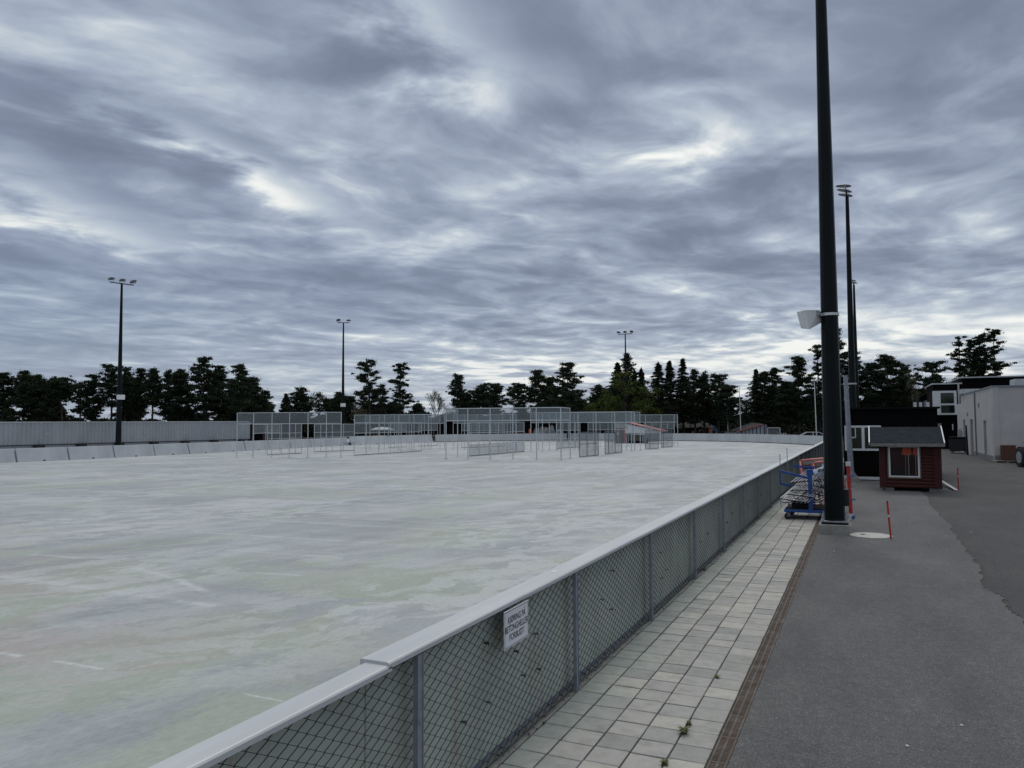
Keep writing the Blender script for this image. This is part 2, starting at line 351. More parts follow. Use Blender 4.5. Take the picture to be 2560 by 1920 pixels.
M['corr'] = mat_white_boards('grey_sheet_metal', (.25,.275,.295), (.31,.335,.355)); M['cap'] = mat_cap(); M['rust'] = mat_rust(); M['shingle'] = mat_shingle(); M['ground'] = mat_ground()
M['terrace'] = mat_white_boards('pale_concrete_terrace', (.46,.48,.50), (.60,.62,.63))
M['joint'] = simple('joint_soil', (.05,.05,.04), .95, 0, .4, 20)
# ------------------------------------------------------------------ setting
def sheet(name, poly, z, m, sub=None):
    mb = MB(); mb.add([(x, y, z) for x, y in poly], [tuple(range(len(poly)))])
    o = mb.build(name, m); return tag(o, kind='structure')
sheet('ground', [(-900,-300),(900,-300),(900,1500),(-900,1500)], -.03, M['ground'])
XF = -2.53                                     # outer face of the near fence
endc = [(-57.6,99.5),(-55.2,104.5),(-51,109.5),(-45.5,113),(-40,114.8),(-34,115.2),(-28,114.4),(-22,112.6),(-17.5,110.2),(-13.5,106.8),(-10.5,103),(-7.5,98.6),(-5.2,94.4),(-3.4,90),(-2.7,86)]
sheet('rink', [(-2.64,-12),(-2.64,86)] + endc[::-1][1:] + [(-58.5,90),(-59.6,80),(-58.2,68),(-57,57),(-56.3,48),(-56,36),(-56,-12)], .0, M['rink'])
sheet('terrace', [(-59.3,-12),(-59.3,84),(-63,100),(-76.3,100),(-76.3,-12)], .42, M['terrace'])
# asphalt: the old yard and, lapped over it, the newer strip with a ragged cracked edge
sheet('yard_asphalt', [(-.982,-12),(60,-12),(60,120),(-.982,120)], .0, M['asph2'])
seam_px = [(2310,1235),(2336,1268),(2360,1300),(2380,1325),(2392,1343),(2409,1368),(2427,1395),(2440,1408),(2449,1425),(2453,1440),(2459,1462),(2464,1474),(2478,1481),(2490,1485),(2500,1492),(2508,1502),(2520,1515),(2519,1523),(2530,1533),(2545,1541),(2556,1551),(2575,1580),(2620,1640),(2700,1760)]
seam = []
pp = [gp(*p) for p in seam_px]
for a, b in zip(pp, pp[1:]):
    for k in range(4):
        tt = k/4; j = .02 + .006*math.hypot(*a)
        seam.append((a[0]+(b[0]-a[0])*tt + random.uniform(-j, j)*.4, a[1]+(b[1]-a[1])*tt + random.uniform(-j, j)*.4))
seam.append(pp[-1])
mb = MB(); poly = [(-.974,-12)] + [(4.2,-12)] + seam[::-1] + [(1.2, 60), (-.974, 60)]
mb.prism(poly, 'z', .004, .016); tag(mb.build('asphalt_strip', M['asph']), kind='structure')
# open crack: thin dark soil line along the seam
mb = MB()
for a, b in zip(seam, seam[1:]):
    w = .02 + .035*random.random()
    mb.add([(a[0], a[1], .004), (b[0], b[1], .004), (b[0]+w+.01, b[1]+.004, .0042), (a[0]+w+.01, a[1]+.004, .0042)], [(0,1,2,3)])
tag(mb.build('asphalt_crack', M['joint']), kind='structure')
# paving
sheet('paving_bed', [(-2.62,-12),(-1.10,-12),(-1.10,70),(-2.62,70)], -.004, M['joint'])
mb = MB(); s = .288; cols = [(-2.505,-2.262)] + [(-2.262+s*k, -2.262+s*(k+1)) for k in range(4)]
cols = [(-2.53,-2.282)] + [(-2.278+s*k, -2.278+s*(k+1)) for k in range(4)]
for ci, (a, b) in enumerate(cols):
    y = -1.0 + random.uniform(0, .02); off = [0, .0, .012, .0, .02][ci]
    for r in range(215):
        y0 = y + off + r*s; g_ = .0045 + random.random()*.004; th = random.uniform(-.004, .004)
        z = .012 + random.uniform(-.002, .003); tx = random.uniform(-.002, .002); ty = random.uniform(-.0025, .0025); e = .004
        M4 = Matrix.Translation(((a+b)/2, y0+s/2, z)) @ Matrix.Rotation(th, 4, 'Z') @ Matrix.Rotation(tx/.15, 4, 'X') @ Matrix.Rotation(ty/.15, 4, 'Y')
        hx = (b-a)/2-g_; hy = s/2-g_
        vs = [(-hx,-hy,-.03),(hx,-hy,-.03),(hx,hy,-.03),(-hx,hy,-.03),(-hx,-hy,-e),(hx,-hy,-e),(hx,hy,-e),(-hx,hy,-e),(-hx+e,-hy+e,0),(hx-e,-hy+e,0),(hx-e,hy-e,0),(-hx+e,hy-e,0)]
        mb.add([M4 @ Vector(v) for v in vs], [(8,9,10,11),(0,1,5,4),(1,2,6,5),(2,3,7,6),(3,0,4,7),(4,5,9,8),(5,6,10,9),(6,7,11,10),(7,4,8,11)])
tag(mb.build('paving', M['slab']), kind='structure')
# drain channel
dr = empty('drain_channel', (-1.05, 0, 0), 0, 'long rusty slotted drain channel between the paving slabs and the asphalt', 'drain')
x0, x1 = -1.110+1.05, -.984+1.05
MB().box(x0-.004, x0+.012, -1, 70, -.02, .016).box(x1-.012, x1+.006, -1, 70, -.02, .018).build('rim', M['rust'], dr)
MB().box(x0+.012, x1-.012, -1, 70, -.06, -.05).build('channel_floor', M['black'], dr)
mb = MB()
for k in range(int(71/.5)):
    yb = -1+k*.5; mb.box(x0+.013, x1-.013, yb+.002, yb+.024, -.03, .013)
for k in range(900):
    y = 3.0+k*.024
    mb.box(x0+.013, x1-.013, y, y+.013, -.012, .012)
mb.box(-.008, .008, 3, 25, -.012, .0125)
mb.box(x0+.013, x1-.013, 25, 70, -.012, .011)
mb.build('grate', M['rust'], dr)
# ------------------------------------------------------------------ near fence
fe = empty('rink_fence', (XF, 0, 0), 0, 'low chain link fence with white top rail along the paved walk beside the rink', 'fence')
posts_y = [1.30, 4.18] + [7.05+2.885*k for k in range(29)]
pm = MB()
pm.box(-.03, .0, -.034, .034, 0, 1.13); pm.box(.0, .006, -.036, -.027, 0, 1.13); pm.box(.0, .006, .027, .036, 0, 1.13)
pm.box(.0, .004, -.01, .01, .30, .33); pm.box(.0, .004, -.01, .01, .7, .73)
p0 = pm.build('post', M['galv'], fe)
for i, y in enumerate(posts_y):
    o = p0 if i == 0 else p0.copy()
    if i: COL.objects.link(o); o.parent = fe
    o.location = (0, y, 0)
# chain link panel: woven zigzag wires
def mesh_panel(W=2.885, H=1.085, d=.070):
    n = int(W/(d/1.0)); rows = int(H/(d/2)); V = []; Fc = []; r = .0036
    for i in range(n+1):
        for sgn in (0, 1):
            pass
    step = d; verts = []; faces = []
    def wire(path):
        o = len(verts)
        for (y, z, x) in path:
            verts.extend([(x+r, y, z), (x-r*.5, y+r, z), (x-r*.5, y-r, z)])
        for k in range(len(path)-1):
            a = o+3*k
            for q in range(3): faces.append((a+q, a+(q+1) % 3, a+3+(q+1) % 3, a+3+q))
    for i in range(int(W/step)+1):
        yc = i*step; path = []
        for k in range(rows+1):
            y = yc + (step/2 if (k+i) % 2 else -step/2)*1.02
            z = k*(H/rows); y = min(max(y, 0), W)
            path.append((y, z, (.0026 if ((k+i) % 2) else -.0026)))
        wire(path)
    me = bpy.data.meshes.new('wire_mesh'); me.from_pydata(verts, [], faces); me.update(); me.materials.append(M['wire']); return me
wm = mesh_panel()
ys = [posts_y[0]-2.885] + posts_y
for i, y in enumerate(ys):
    o = bpy.data.objects.new('wire_mesh', wm); COL.objects.link(o); o.parent = fe; o.location = (-.036, y, .035)
mb = MB()
for z in (.04, 1.115): mb.tube([(-.036, -2, z), (-.036, 88, z)], .003, 5)
mb.build('tension_wire', M['wire'], fe)
# boards behind the mesh
yb = -2.0; k = 0; jl = [-2, 1.1, 3.75, 6.15, 8.9] + [8.9+3.02*q for q in range(1, 27)]
for a, b in zip(jl, jl[1:]):
    MB().box(-.16, -.105+.004*random.random(), a+.004, b-.004, .07, 1.13).build('board', M['board'], fe, bevel=.004)
MB().box(-.17, -.12, -2, 88, -.02, .07).build('kick_rail', M['galv'], fe)
# tie bolts through the boards
mb = MB()
for y in [1.9, 2.6, 3.4, 4.9, 5.3, 5.9, 6.3, 8.0, 8.5, 10.7, 11.1, 13.8, 14.4, 16.6, 17.3, 19.6, 20.2, 22.5]:
    for z in ([.55] if random.random() < .5 else [.5, .8]):
        zz = z+random.uniform(-.12, .12); yy = y+random.uniform(-.1, .1)
        k_ = random.uniform(.6, 1.1); mb.tube([(-.10, yy, zz), (-.065, yy, zz-.004)], .008*k_, 6); mb.tube([(-.07, yy-.02*k_, zz+.02*k_), (-.062, yy+.004, zz+.006), (-.066, yy+.012*k_, zz-.03*k_)], .003, 5)
mb.build('tie_bolt', M['rubber'], fe)
# cap rail pieces
def cap_piece(a, b, z, inner=-.205, dz=0):
    pr = [(inner, z-.035), (inner, z-.008), (inner+.008, z), (-.012, z), (-.003, z-.004), (.004, z-.012), (.004, z-.038), (-.01, z-.038), (-.01, z-.030)]
    mb = MB(); mb.prism(pr, 'y', a, b); return mb.build('cap_rail', M['cap'], fe)
cap_piece(-2, 3.86, 1.160, -.165); cap_piece(3.83, 5.82, 1.178, -.20); cap_piece(5.824, 9.3, 1.175); cap_piece(9.304, 13.1, 1.173)
y = 13.104
while y < 88: cap_piece(y, y+3.62, 1.172+random.uniform(-.003, .003)); y += 3.624
# small white oval plate on the cap
cx, cy = gp(1386, 1429, 1.175); MB().lathe([(.03, 0), (.03, .006)], 16, Matrix.Translation((cx-XF, cy, 1.172)) @ Matrix.Diagonal((1,1.6,1,1))).build('cap_plate', M['white'], fe)
MB().box(-.115, -.006, -2, 88, -.01, .010).build('ground_strip', M['concrete'], fe)
# litter strip and little weeds under the fence
mb = MB()
for _ in range(1500):
    y = 1+random.random()**1.5*30; x = XF-.045+random.uniform(-.07, .06); z = .013; a = random.random()*6.28; l = random.uniform(.008, .03)
    mb.add([(x, y, z), (x+l*math.cos(a), y+l*math.sin(a), z+random.random()*.01), (x+l*.5*math.cos(a+1), y+l*.5*math.sin(a+1), z+random.random()*.02)], [(0,1,2)])
tag(mb.build('leaf_litter', simple('litter', (.07,.045,.03), .9, 0, .6, 30)), 'brown leaf litter and grit collected under the chain link fence', 'litter', None, 'stuff')
def weed(px, py, n, h, label):
    x, y = gp(px, py); mb = MB()
    for _ in range(n):
        a = random.random()*6.28; l = h*random.uniform(.4, 1); t_ = random.uniform(.4, 1.3); w = .006
        b1 = Vector((x+math.cos(a)*l*.4*t_, y+math.sin(a)*l*.4*t_, .012+l*.5)); e = Vector((x+math.cos(a)*l*t_, y+math.sin(a)*l*t_, .012+l*.6))
        s_ = Vector((-math.sin(a), math.cos(a), 0))*w
        o = Vector((x+random.uniform(-.03,.03), y+random.uniform(-.04,.04), .005))
        mb.add([o-s_*.5, o+s_*.5, b1+s_, b1-s_, e], [(0,1,2,3), (3,2,4)])
    o = mb.build('weed', M['leaf_w']); o['label'] = label; o['category'] = 'weed'; o['group'] = 'weeds in the paving joints'
weed(1710, 1838, 90, .085, 'largest yellowish weed tuft growing in the joint nearest the drain')
weed(1722, 1815, 30, .05, 'small weed sprig just beyond the largest tuft in the paving joint')
weed(1662, 1916, 40, .06, 'weed tuft in the paving joint at the bottom edge of the photo')
weed(1792, 1698, 26, .05, 'tiny weed in the paving joint halfway up the walk')
weed(1760, 1428, 40, .09, 'weed growing at the foot of the chain link fence by the fifth post')
# sign on the fence
Xs = XF+.012
cTL, cTR, cBR, cBL = [atx(px, py, Xs) for px, py in ((1260,1531),(1319,1499),(1320,1590),(1258,1628))]
y0 = (cTL[1]+cBL[1])/2; y1 = (cTR[1]+cBR[1])/2; z1 = (cTL[2]+cTR[2])/2; z0 = (cBL[2]+cBR[2])/2
sg = empty('warning_sign', (Xs, y0, z0), 0, 'white sign with black Norwegian lettering fixed on the chain link fence', 'sign')
Wd = y1-y0; Hd = z1-z0
MB().box(0, .006, 0, Wd, 0, Hd).build('plate', simple('sign_white', (.72,.74,.78), .4, 0, .04, 5), sg, bevel=.001)
bw = .0035; bo = .009
mb = MB(); mb.box(.006, .0072, bo, Wd-bo, bo, bo+bw); mb.box(.006, .0072, bo, Wd-bo, Hd-bo-bw, Hd-bo); mb.box(.006, .0072, bo, bo+bw, bo+bw, Hd-bo-bw); mb.box(.006, .0072, Wd-bo-bw, Wd-bo, bo+bw, Hd-bo-bw)
mb.build('border', M['rubber'], sg)
for txt, zc, wd in (('KJ\u00d8RING P\u00c5', .735, .72), ('BETONGHELLER', .50, .93), ('FORBUDT', .265, .60)):
    cu = bpy.data.curves.new('lettering', 'FONT'); cu.body = txt; cu.size = 1; cu.align_x = 'CENTER'; cu.extrude = .0; cu.offset = .008
    to = bpy.data.objects.new('tmp', cu); COL.objects.link(to); dg = bpy.context.evaluated_depsgraph_get(); dg.update()
    me = bpy.data.meshes.new_from_object(to.evaluated_get(dg)); bpy.data.objects.remove(to)
    xs = [v.co.x for v in me.vertices]; w0 = max(xs)-min(xs); cxm = (max(xs)+min(xs))/2; ph = Hd*.17/.69
    kx = Wd*wd/w0
    for v in me.vertices:
        X_, Y_ = v.co.x, v.co.y; v.co = (.0075, Wd/2+(X_-cxm)*kx, Hd*zc+(Y_-.35)*ph)
    me.materials.clear(); me.materials.append(M['rubber']); o = bpy.data.objects.new('lettering', me); COL.objects.link(o); o.parent = sg
# ------------------------------------------------------------------ far rink boards (end curve) and left barriers
eb = empty('end_boards', (0,0,0), 0, 'long curved wall of white rink boards closing the far end of the rink', 'rink boards')
pts = [Vector((x, y, 0)) for x, y in endc]
def resample(pts, step):
    out = [pts[0].copy()]; acc = 0
    for a, b in zip(pts, pts[1:]):
        L = (b-a).length; d = step-acc
        while d <= L: out.append(a+(b-a)*(d/L)); d += step
        acc = (acc+L) % step
    return out
rs = resample(pts, 2.4)
for i, (a, b) in enumerate(zip(rs, rs[1:])):
    d = (b-a).normalized(); nrm = Vector((d.y, -d.x, 0))     # towards the rink
    if nrm.dot(Vector((-28, 60, 0))-a) < 0: nrm = -nrm
    g_ = .03; mb = MB(); A = a+d*g_*.3; B = b-d*g_*.3
    pr = [(-.25, 0, 0), (.16, 0, 0), (.0, 0, 1.02), (-.16, 0, 1.02)]
    vs = []
    for P in (A, B):
        for q in pr: vs.append(P+nrm*q[0]+Vector((0, 0, q[2]+.07)))
    mb.add(vs, [(0,1,2,3)[::-1], (4,5,6,7), (0,1,5,4), (1,2,6,5), (2,3,7,6), (3,0,4,7)])
    mb.build('board', M['bend'], eb)
mb = MB()
for a, b in zip(rs, rs[1:]):
    d = (b-a).normalized(); n2 = Vector((d.y, -d.x, 0)); n2 = n2 if n2.dot(Vector((-28,60,0))-a) > 0 else -n2
    mb.bar(a+n2*.02+Vector((0,0,.04)), b+n2*.02+Vector((0,0,.04)), .08, .22)
mb.build('kick_strip', M['rubber'], eb)
lb = [(-56.0,28),(-56.0,40.6),(-56.3,50.2),(-57.0,57.1),(-58.6,69.5),(-59.5,79)]
ltmp = resample([Vector((x, y, 0)) for x, y in lb], 4.05)
def barrier(a, b, h=.98, name='barrier_block', lab='grey white rink barrier block in the long row below the corrugated wall', grp='barrier blocks along the left side of the rink', m='bwhite', gap=.05):
    d = (b-a); L = d.length; rz = math.atan2(d.y, d.x); t_ = random.uniform(-.02, .02)
    e = empty(name, a, rz+t_, lab, 'barrier', grp)
    pr = [(.30, 0), (-.34, 0), (-.30, .10), (-.02, h), (.14, h)]   # +y is away from the rink after mirroring
    mb = MB(); mb.prism([(-p[0] if False else p[0], p[1]) for p in pr], 'x', gap, L-gap)
    mb.build('block', M[m], e, bevel=.015)
    MB().box(L*.48, L*.48+.18, -.345, -.30, 0, .09).build('lifting_slot', M['rubber'], e)
    return e
for a, b in zip(ltmp, ltmp[1:]): barrier(a, b)
barrier(ltmp[-1].copy(), Vector((-59.75,80.75,0)), 1.0, lab='last grey barrier block before the dark notch in the left row', grp=None)
q = [Vector((-59.7,81.3,0)), Vector((-59.2,84.3,0)), Vector((-58.7,87.4,0)), Vector((-58.3,90.8,0)), Vector((-57.9,94.6,0)), Vector((-57.6,98.2,0))]
for a, b in zip(q, q[1:]): barrier(a, b, 1.12, lab='taller white barrier block beyond the notch, behind the mesh screens', grp='taller barrier blocks behind the mesh screens', m='bend', gap=.01)
# ------------------------------------------------------------------ corrugated wall at left
cw = empty('corrugated_wall', (-75.5, 46, 0), 0, 'long grey corrugated metal wall behind the barrier row on the left', 'wall')
mb = MB(); n = 0; y = -20.0; prof = []
while y < 34.2:
    for dy, dx in ((0, 0), (.10, .09), (.22, .09), (.32, 0)): prof.append((y+dy, dx))
    y += .44
vs = []; fs = []
for i, (yy, dx) in enumerate(prof):
    vs += [(dx, yy, .78), (dx, yy, 2.93 + .16*(yy+20)/54)]
    if i: fs.append((2*i-2, 2*i, 2*i+1, 2*i-1))
mb.add(vs, fs); mb.build('cladding', M['corr'], cw)
mb = MB()
for k in range(27):
    ya = -20+k*2; mb.bar((.04, ya, 2.95+.16*(k*2)/54), (.04, ya+1.99, 2.95+.16*(k*2+2)/54), .2, .09)
mb.build('top_flashing', M['offwhite'], cw)
MB().box(-2.2, -.06, -20, 34.1, .42, 2.9).build('back', M['corr'], cw)
MB().box(-.02, .07, -20, 34.2, .70, .77).build('base_rail', M['rubber'], cw)
for k in range(12): MB().box(.0, .5, -18.5+k*4.6, -17.6+k*4.6, .42, .70).build('foot', M['rubber'], cw)
for k in range(4):
    yy = -6+k*11.7; MB().tube([(.1, yy, 1.9), (.22, yy+.2, 1.75)], .05, 6).build('lamp', M['offwhite'], cw)
# ------------------------------------------------------------------ floodlight masts
def mast(loc, rz, H, r0, r1, heads, label, grp='floodlight masts round the rink', box=True, z0=0.0, yawhead=0, collar=False):
    e = empty('floodlight_mast', (loc[0], loc[1], z0), rz, label, 'floodlight mast', grp)
    n = 12; mb = MB(); mb.tube([(0,0,0), (0,0,H*.35), (0,0,H*.7), (0,0,H)], [r0, r0+(r1-r0)*.35, r0+(r1-r0)*.7, r1], n)
    mb.build('pole', M['mast'], e)
    w = 2.5 if heads >= 3 else 1.7
    MB().bar((-w/2, 0, H+.05), (w/2, 0, H+.05), .09).build('crossbar', M['mast'], e)
    xs = [(-w/2+.1)+(w-.2)*k/(heads-1) for k in range(heads)]
    for k, x in enumerate(xs):
        T = Matrix.Translation((x, .15, H+.42)) @ Matrix.Rotation(R_(random.uniform(4, 16)), 4, 'X') @ Matrix.Rotation(R_(random.uniform(-14, 14)), 4, 'Z')
        h = MB().lathe([(.10, .18), (.20, .15), (.33, .02), (.345, -.05), (.32, -.07)], 14, T @ Matrix.Diagonal((.9, 1.45, .55, 1))).build('lamp_head', M['lamp'], e, smooth=False)
        MB().lathe([(.33, 0), (.33, -.012)], 14, T @ Matrix.Diagonal((.85, 1.4, .55, 1)) @ Matrix.Translation((0,0,-.075))).build('lens', M['galv'], h)
        MB().tube([(x, 0, H+.08), (x+.28, .0, H+.2), (x+.3, .1, H+.42)], .022, 6).tube([(x, 0, H+.08), (x-.28, .0, H+.2), (x-.3, .1, H+.42)], .022, 6).build('bracket', M['galv'], e)
    if box:
        MB().box(-.38, .38, .16, .5, 5.0, 5.5).build('speaker_box', M['speaker'], e, bevel=.03)
    return e
mast((-72.5,57.8), R_(-105), 17.5, .30, .11, 3, 'thick black floodlight mast with three lamps in front of the corrugated wall', z0=.42)
m2 = dep(857, 115); mast(m2, R_(-140), 17.6, .27, .10, 2, 'thin black floodlight mast with two lamps left of the tall leaning pine', z0=.3)
m3 = dep(1566, 131.6); mast(m3, R_(180), 17.9, .27, .10, 3, 'distant floodlight mast rising in front of the bright green tree', box=False)
e = mast((-.52,56.4), R_(88), 17.8, .26, .11, 3, 'mid distance floodlight mast with three clustered lamps beside the nearest pole', box=False, z0=.1)
MB().lathe([(.27,0),(.27,.1)], 12, Matrix.Translation((0,0,5.0))).build('collar', M['offwhite'], e)
e = mast((-.42,93.0), R_(86), 17.8, .26, .11, 2, 'farthest right floodlight mast, its lamps level with the middle of the one before', box=False)
# nearest pole
cxp, cyp = gp(2087, 1338)
cyp = 19.45; cxp = -.63
np_ = empty('near_light_pole', (cxp, cyp, 0), 0, 'thick dark green pole in the foreground bolted to a concrete block beside the drain', 'light pole', 'floodlight masts round the rink')
MB().tube([(0,0,.325), (0,0,4), (0,0,8), (0,0,12.6), (0,0,17.6)], [.222, .20, .165, .125, .085], 12).build('pole', M['mast'], np_)
MB().box(-.34, .345, -.34, .34, 0, .225).build('concrete_block', M['concrete'], np_, bevel=.012)
MB().box(-.28, .28, -.28, .28, .225, .255).build('pad', M['rubber'], np_)
MB().box(-.30, .30, -.30, .30, .275, .30).build('base_plate', M['galv'], np_, bevel=.003)
MB().box(-.27, .27, -.27, .27, .255, .275).build('grout', M['rubber'], np_)
MB().lathe([(.24, .30), (.228, .33)], 12).build('weld_ring', M['mast'], np_)
for sx in (-1, 1):
    for sy in (-1, 1):
        b_ = MB(); b_.tube([(sx*.25, sy*.25, .23), (sx*.25, sy*.25, .46)], .013, 8); b_.lathe([(.03, 0), (.03, .035)], 6, Matrix.Translation((sx*.25, sy*.25, .30))); b_.lathe([(.028, 0), (.028, .03)], 6, Matrix.Translation((sx*.25, sy*.25, .38)))
        b_.build('anchor_bolt', M['alu'], np_)
MB().bar((-1.2, 0, 17.6), (1.2, 0, 17.6), .1).build('crossbar', M['mast'], np_)
MB().box(-.05, .12, -.17, .17, .62, 1.0, Matrix.Translation((.19, .22, 0))).build('socket_box', M['rubber'], np_, bevel=.01)
# horn loudspeaker on the pole
sp = empty('horn_loudspeaker', (cxp, cyp, 5.08), 0, 'grey horn loudspeaker strapped high on the foreground pole', 'loudspeaker')
def quad_pt(px, py, Y): p = aty(px, py, Y); return (p[0]-cxp, p[1]-cyp, p[2]-5.08)
fr = [quad_pt(2000, 776, cyp-.35), quad_pt(2009, 811, cyp-.35), quad_pt(2031, 816, cyp-.12), quad_pt(2052, 801, cyp+.12), quad_pt(2052, 781, cyp+.12), quad_pt(2034, 772.5, cyp-.05)]
A = [quad_pt(1999.5, 777.5, cyp-.18), quad_pt(2010, 812, cyp-.18), quad_pt(2035, 815.5, cyp-.30), quad_pt(2024.5, 791, cyp-.34), quad_pt(2014, 774, cyp-.30)]
front = [(-.93,-.05,.10), (-.86,-.02,-.30), (-.58,-.30,-.36), (-.62,-.32,.13)]
front = [(-.72,-.12,.10), (-.63,-.08,-.30), (-.42,-.34,-.36), (-.50,-.40,.10)]
back = [(-.36,.16,.12), (-.34,.16,-.10), (-.16,.0,-.17), (-.20,-.12,.12)]
mb = MB(); mb.add(front+back, [(0,1,2,3), (7,6,5,4), (0,4,5,1), (1,5,6,2), (2,6,7,3), (3,7,4,0)]); mb.build('horn', M['speaker'], sp, bevel=.015, seg=2)
mb = MB(); mb.box(-.30, -.18, -.12, .06, -.08, .08); mb.build('driver', M['grille'], sp, bevel=.01)
mb = MB(); mb.bar((-.30, -.18, .10), (-.17, -.20, .02), .02); mb.bar((-.26, -.2, .0), (-.1, -.19, .0), .035, .03); mb.build('bracket', M['galv'], sp)
MB().lathe([(.208,-.03), (.215,-.03), (.215,.03), (.208,.03)], 24).build('strap', M['speaker'], sp)
# ------------------------------------------------------------------ small things on the asphalt
mx, my = gp(2177, 1342); mh = MB(); mh.lathe([(.44,.0), (.44,.03), (.425,.036), (0.001,.042)], 40)
o = mh.build('manhole_cover', M['manhole'], smooth=False); o.location = (mx, my, .005); tag(o, 'round pale concrete manhole cover beside the foreground pole', 'manhole cover')
MB().lathe([(.05, .0), (.05, .006)], 12, Matrix.Translation((-.16,.0,.042))).build('lifting_hole', M['rust'], o)
def snow_stick(px, py, h, lab, lean=0):
    x, y = gp(px, py); e = empty('marker_stick', (x, y, 0), 0, lab, 'marker stick', 'red marker sticks in the asphalt')
    MB().tube([(0,0,0), (-lean,0,h)], .021, 8).build('stick', M['red'], e)
    MB().tube([(-lean*.62,0,h*.60), (-lean*.68,0,h*.66)], .023, 8).build('reflector_band', M['white'], e)
    MB().lathe([(.024,0), (.010,.03)], 8, Matrix.Translation((-lean,0,h))).build('cap', M['rubber'], e)
snow_stick(2227.5, 1348, .80, 'red marker stick with white band beside the round manhole cover', .05)
snow_stick(2396.3, 1224.5, .80, 'thin red marker stick farther off, right of the little red hut')
for i, (px, py, lab) in enumerate([(2085,1381,'white pebble on the asphalt just in front of the concrete block'), (2404,1820,'larger white pebble on the asphalt at lower right'), (2268,1872,'small white pebble on the asphalt near the bottom edge'), (2428,1333,'pale pebble on the old asphalt right of the crack')]):
    x, y = gp(px, py); o = MB().lathe([(.004,0), (.013,.004), (.010,.012), (.003,.015)], 7).build('pebble', M['white']); o.location = (x, y, .016); o.scale = (1.2,.8,1); tag(o, lab, 'pebble', 'pebbles on the asphalt')
mb = MB()
for _ in range(900):
    y = 4+random.random()**1.6*26; x = random.choice((-.9, .4, 2.2))+random.gauss(0, .5+.25*(y/8)); z = .017
    if x < -.93 or x > 2.6: continue
    l = random.uniform(.003, .008)*(1+y*.05); a = random.random()*6.28
    mb.add([(x, y, z), (x+l*math.cos(a), y+l*math.sin(a), z), (x+l*math.cos(a+1.2), y+l*math.sin(a+1.2), z), (x+l*.5*math.cos(a+.6), y+l*.5*math.sin(a+.6), z+l*.6)], [(0,1,3), (1,2,3), (2,0,3)])
tag(mb.build('grit', simple('grit', (.30,.29,.26), .9, 0, .5, 40)), 'fine pale grit scattered over the asphalt walkway', 'grit', None, 'stuff')
# ------------------------------------------------------------------ trolley with racks and goals
cx0, cy0 = gp(1966, 1299)
def cp(px, py, dy=0.0): p = aty(px, py, cy0+dy); return (p[0]-cx0, p[1]-cy0, p[2])
tr = empty('blue_trolley', (cx0, cy0, 0), 0, 'blue steel trolley on castors parked against the fence behind the pole', 'trolley')
Lx = 1.22
mb = MB()
mb.box(-.05, Lx, -.03, .03, .20, .28); mb.box(-.05, Lx, 1.15, 1.21, .20, .28); mb.box(-.05, .01, .03, 1.15, .20, .28); mb.box(Lx-.06, Lx, .03, 1.15, .20, .28)
mb.build('base_frame', M['blue'], tr, bevel=.004)
MB().box(-.02, Lx-.03, .0, 1.18, .282, .30).build('deck', M['black'], tr)
MB().box(.56, .66, -.045, .035, .20, 1.18).box(.53, .69, -.05, .04, 1.18, 1.33).build('upright', M['blue'], tr)
MB().box(.56, .66, 1.13, 1.21, .20, 1.36).build('upright', M['blue'], tr, bevel=.004)
mb = MB(); mb.bar((-.16, .35, 1.25), (.58, .0, 1.10), .022, .06); mb.bar((.1, 1.1, 1.37), (.58, 1.17, 1.30), .022, .06); mb.bar((-.16, .35, .92), (.10, .3, .86), .022, .06); mb.bar((-.16, .35, .9), (-.16, .35, 1.27), .03)
mb.bar((.58, 0, .55), (.58, 1.15, .55), .022, .05)
mb.build('side_rail', M['blue'], tr)
mb = MB(); mb.tube([(-.16,.35,.3), (-.16,.35,1.72)], .009, 6); mb.tube([(-.02,.9,.3), (-.02,.9,1.85)], .009, 6); mb.build('thin_rod', M['darkframe'], tr)
for (x, y) in ((.05, .0), (.05, 1.18), (Lx-.12, .0), (Lx-.12, 1.18)):
    w = MB(); w.lathe([(.03,-.022), (.088,-.022), (.095,-.012), (.095,.012), (.088,.022), (.03,.022)], 18, Matrix.Translation((x-.01, y, .095)) @ Matrix.Rotation(R_(90), 4, 'X') @ Matrix.Rotation(R_(35), 4, 'Y'))
    w.build('wheel', M['rubber'], tr, smooth=False)
    MB().box(x-.05, x+.05, y-.035, y-.028, .09, .20).box(x-.05, x+.05, y+.028, y+.035, .09, .20).box(x-.05, x+.05, y-.035, y+.035, .19, .20).build('castor_fork', M['darkframe'], tr)
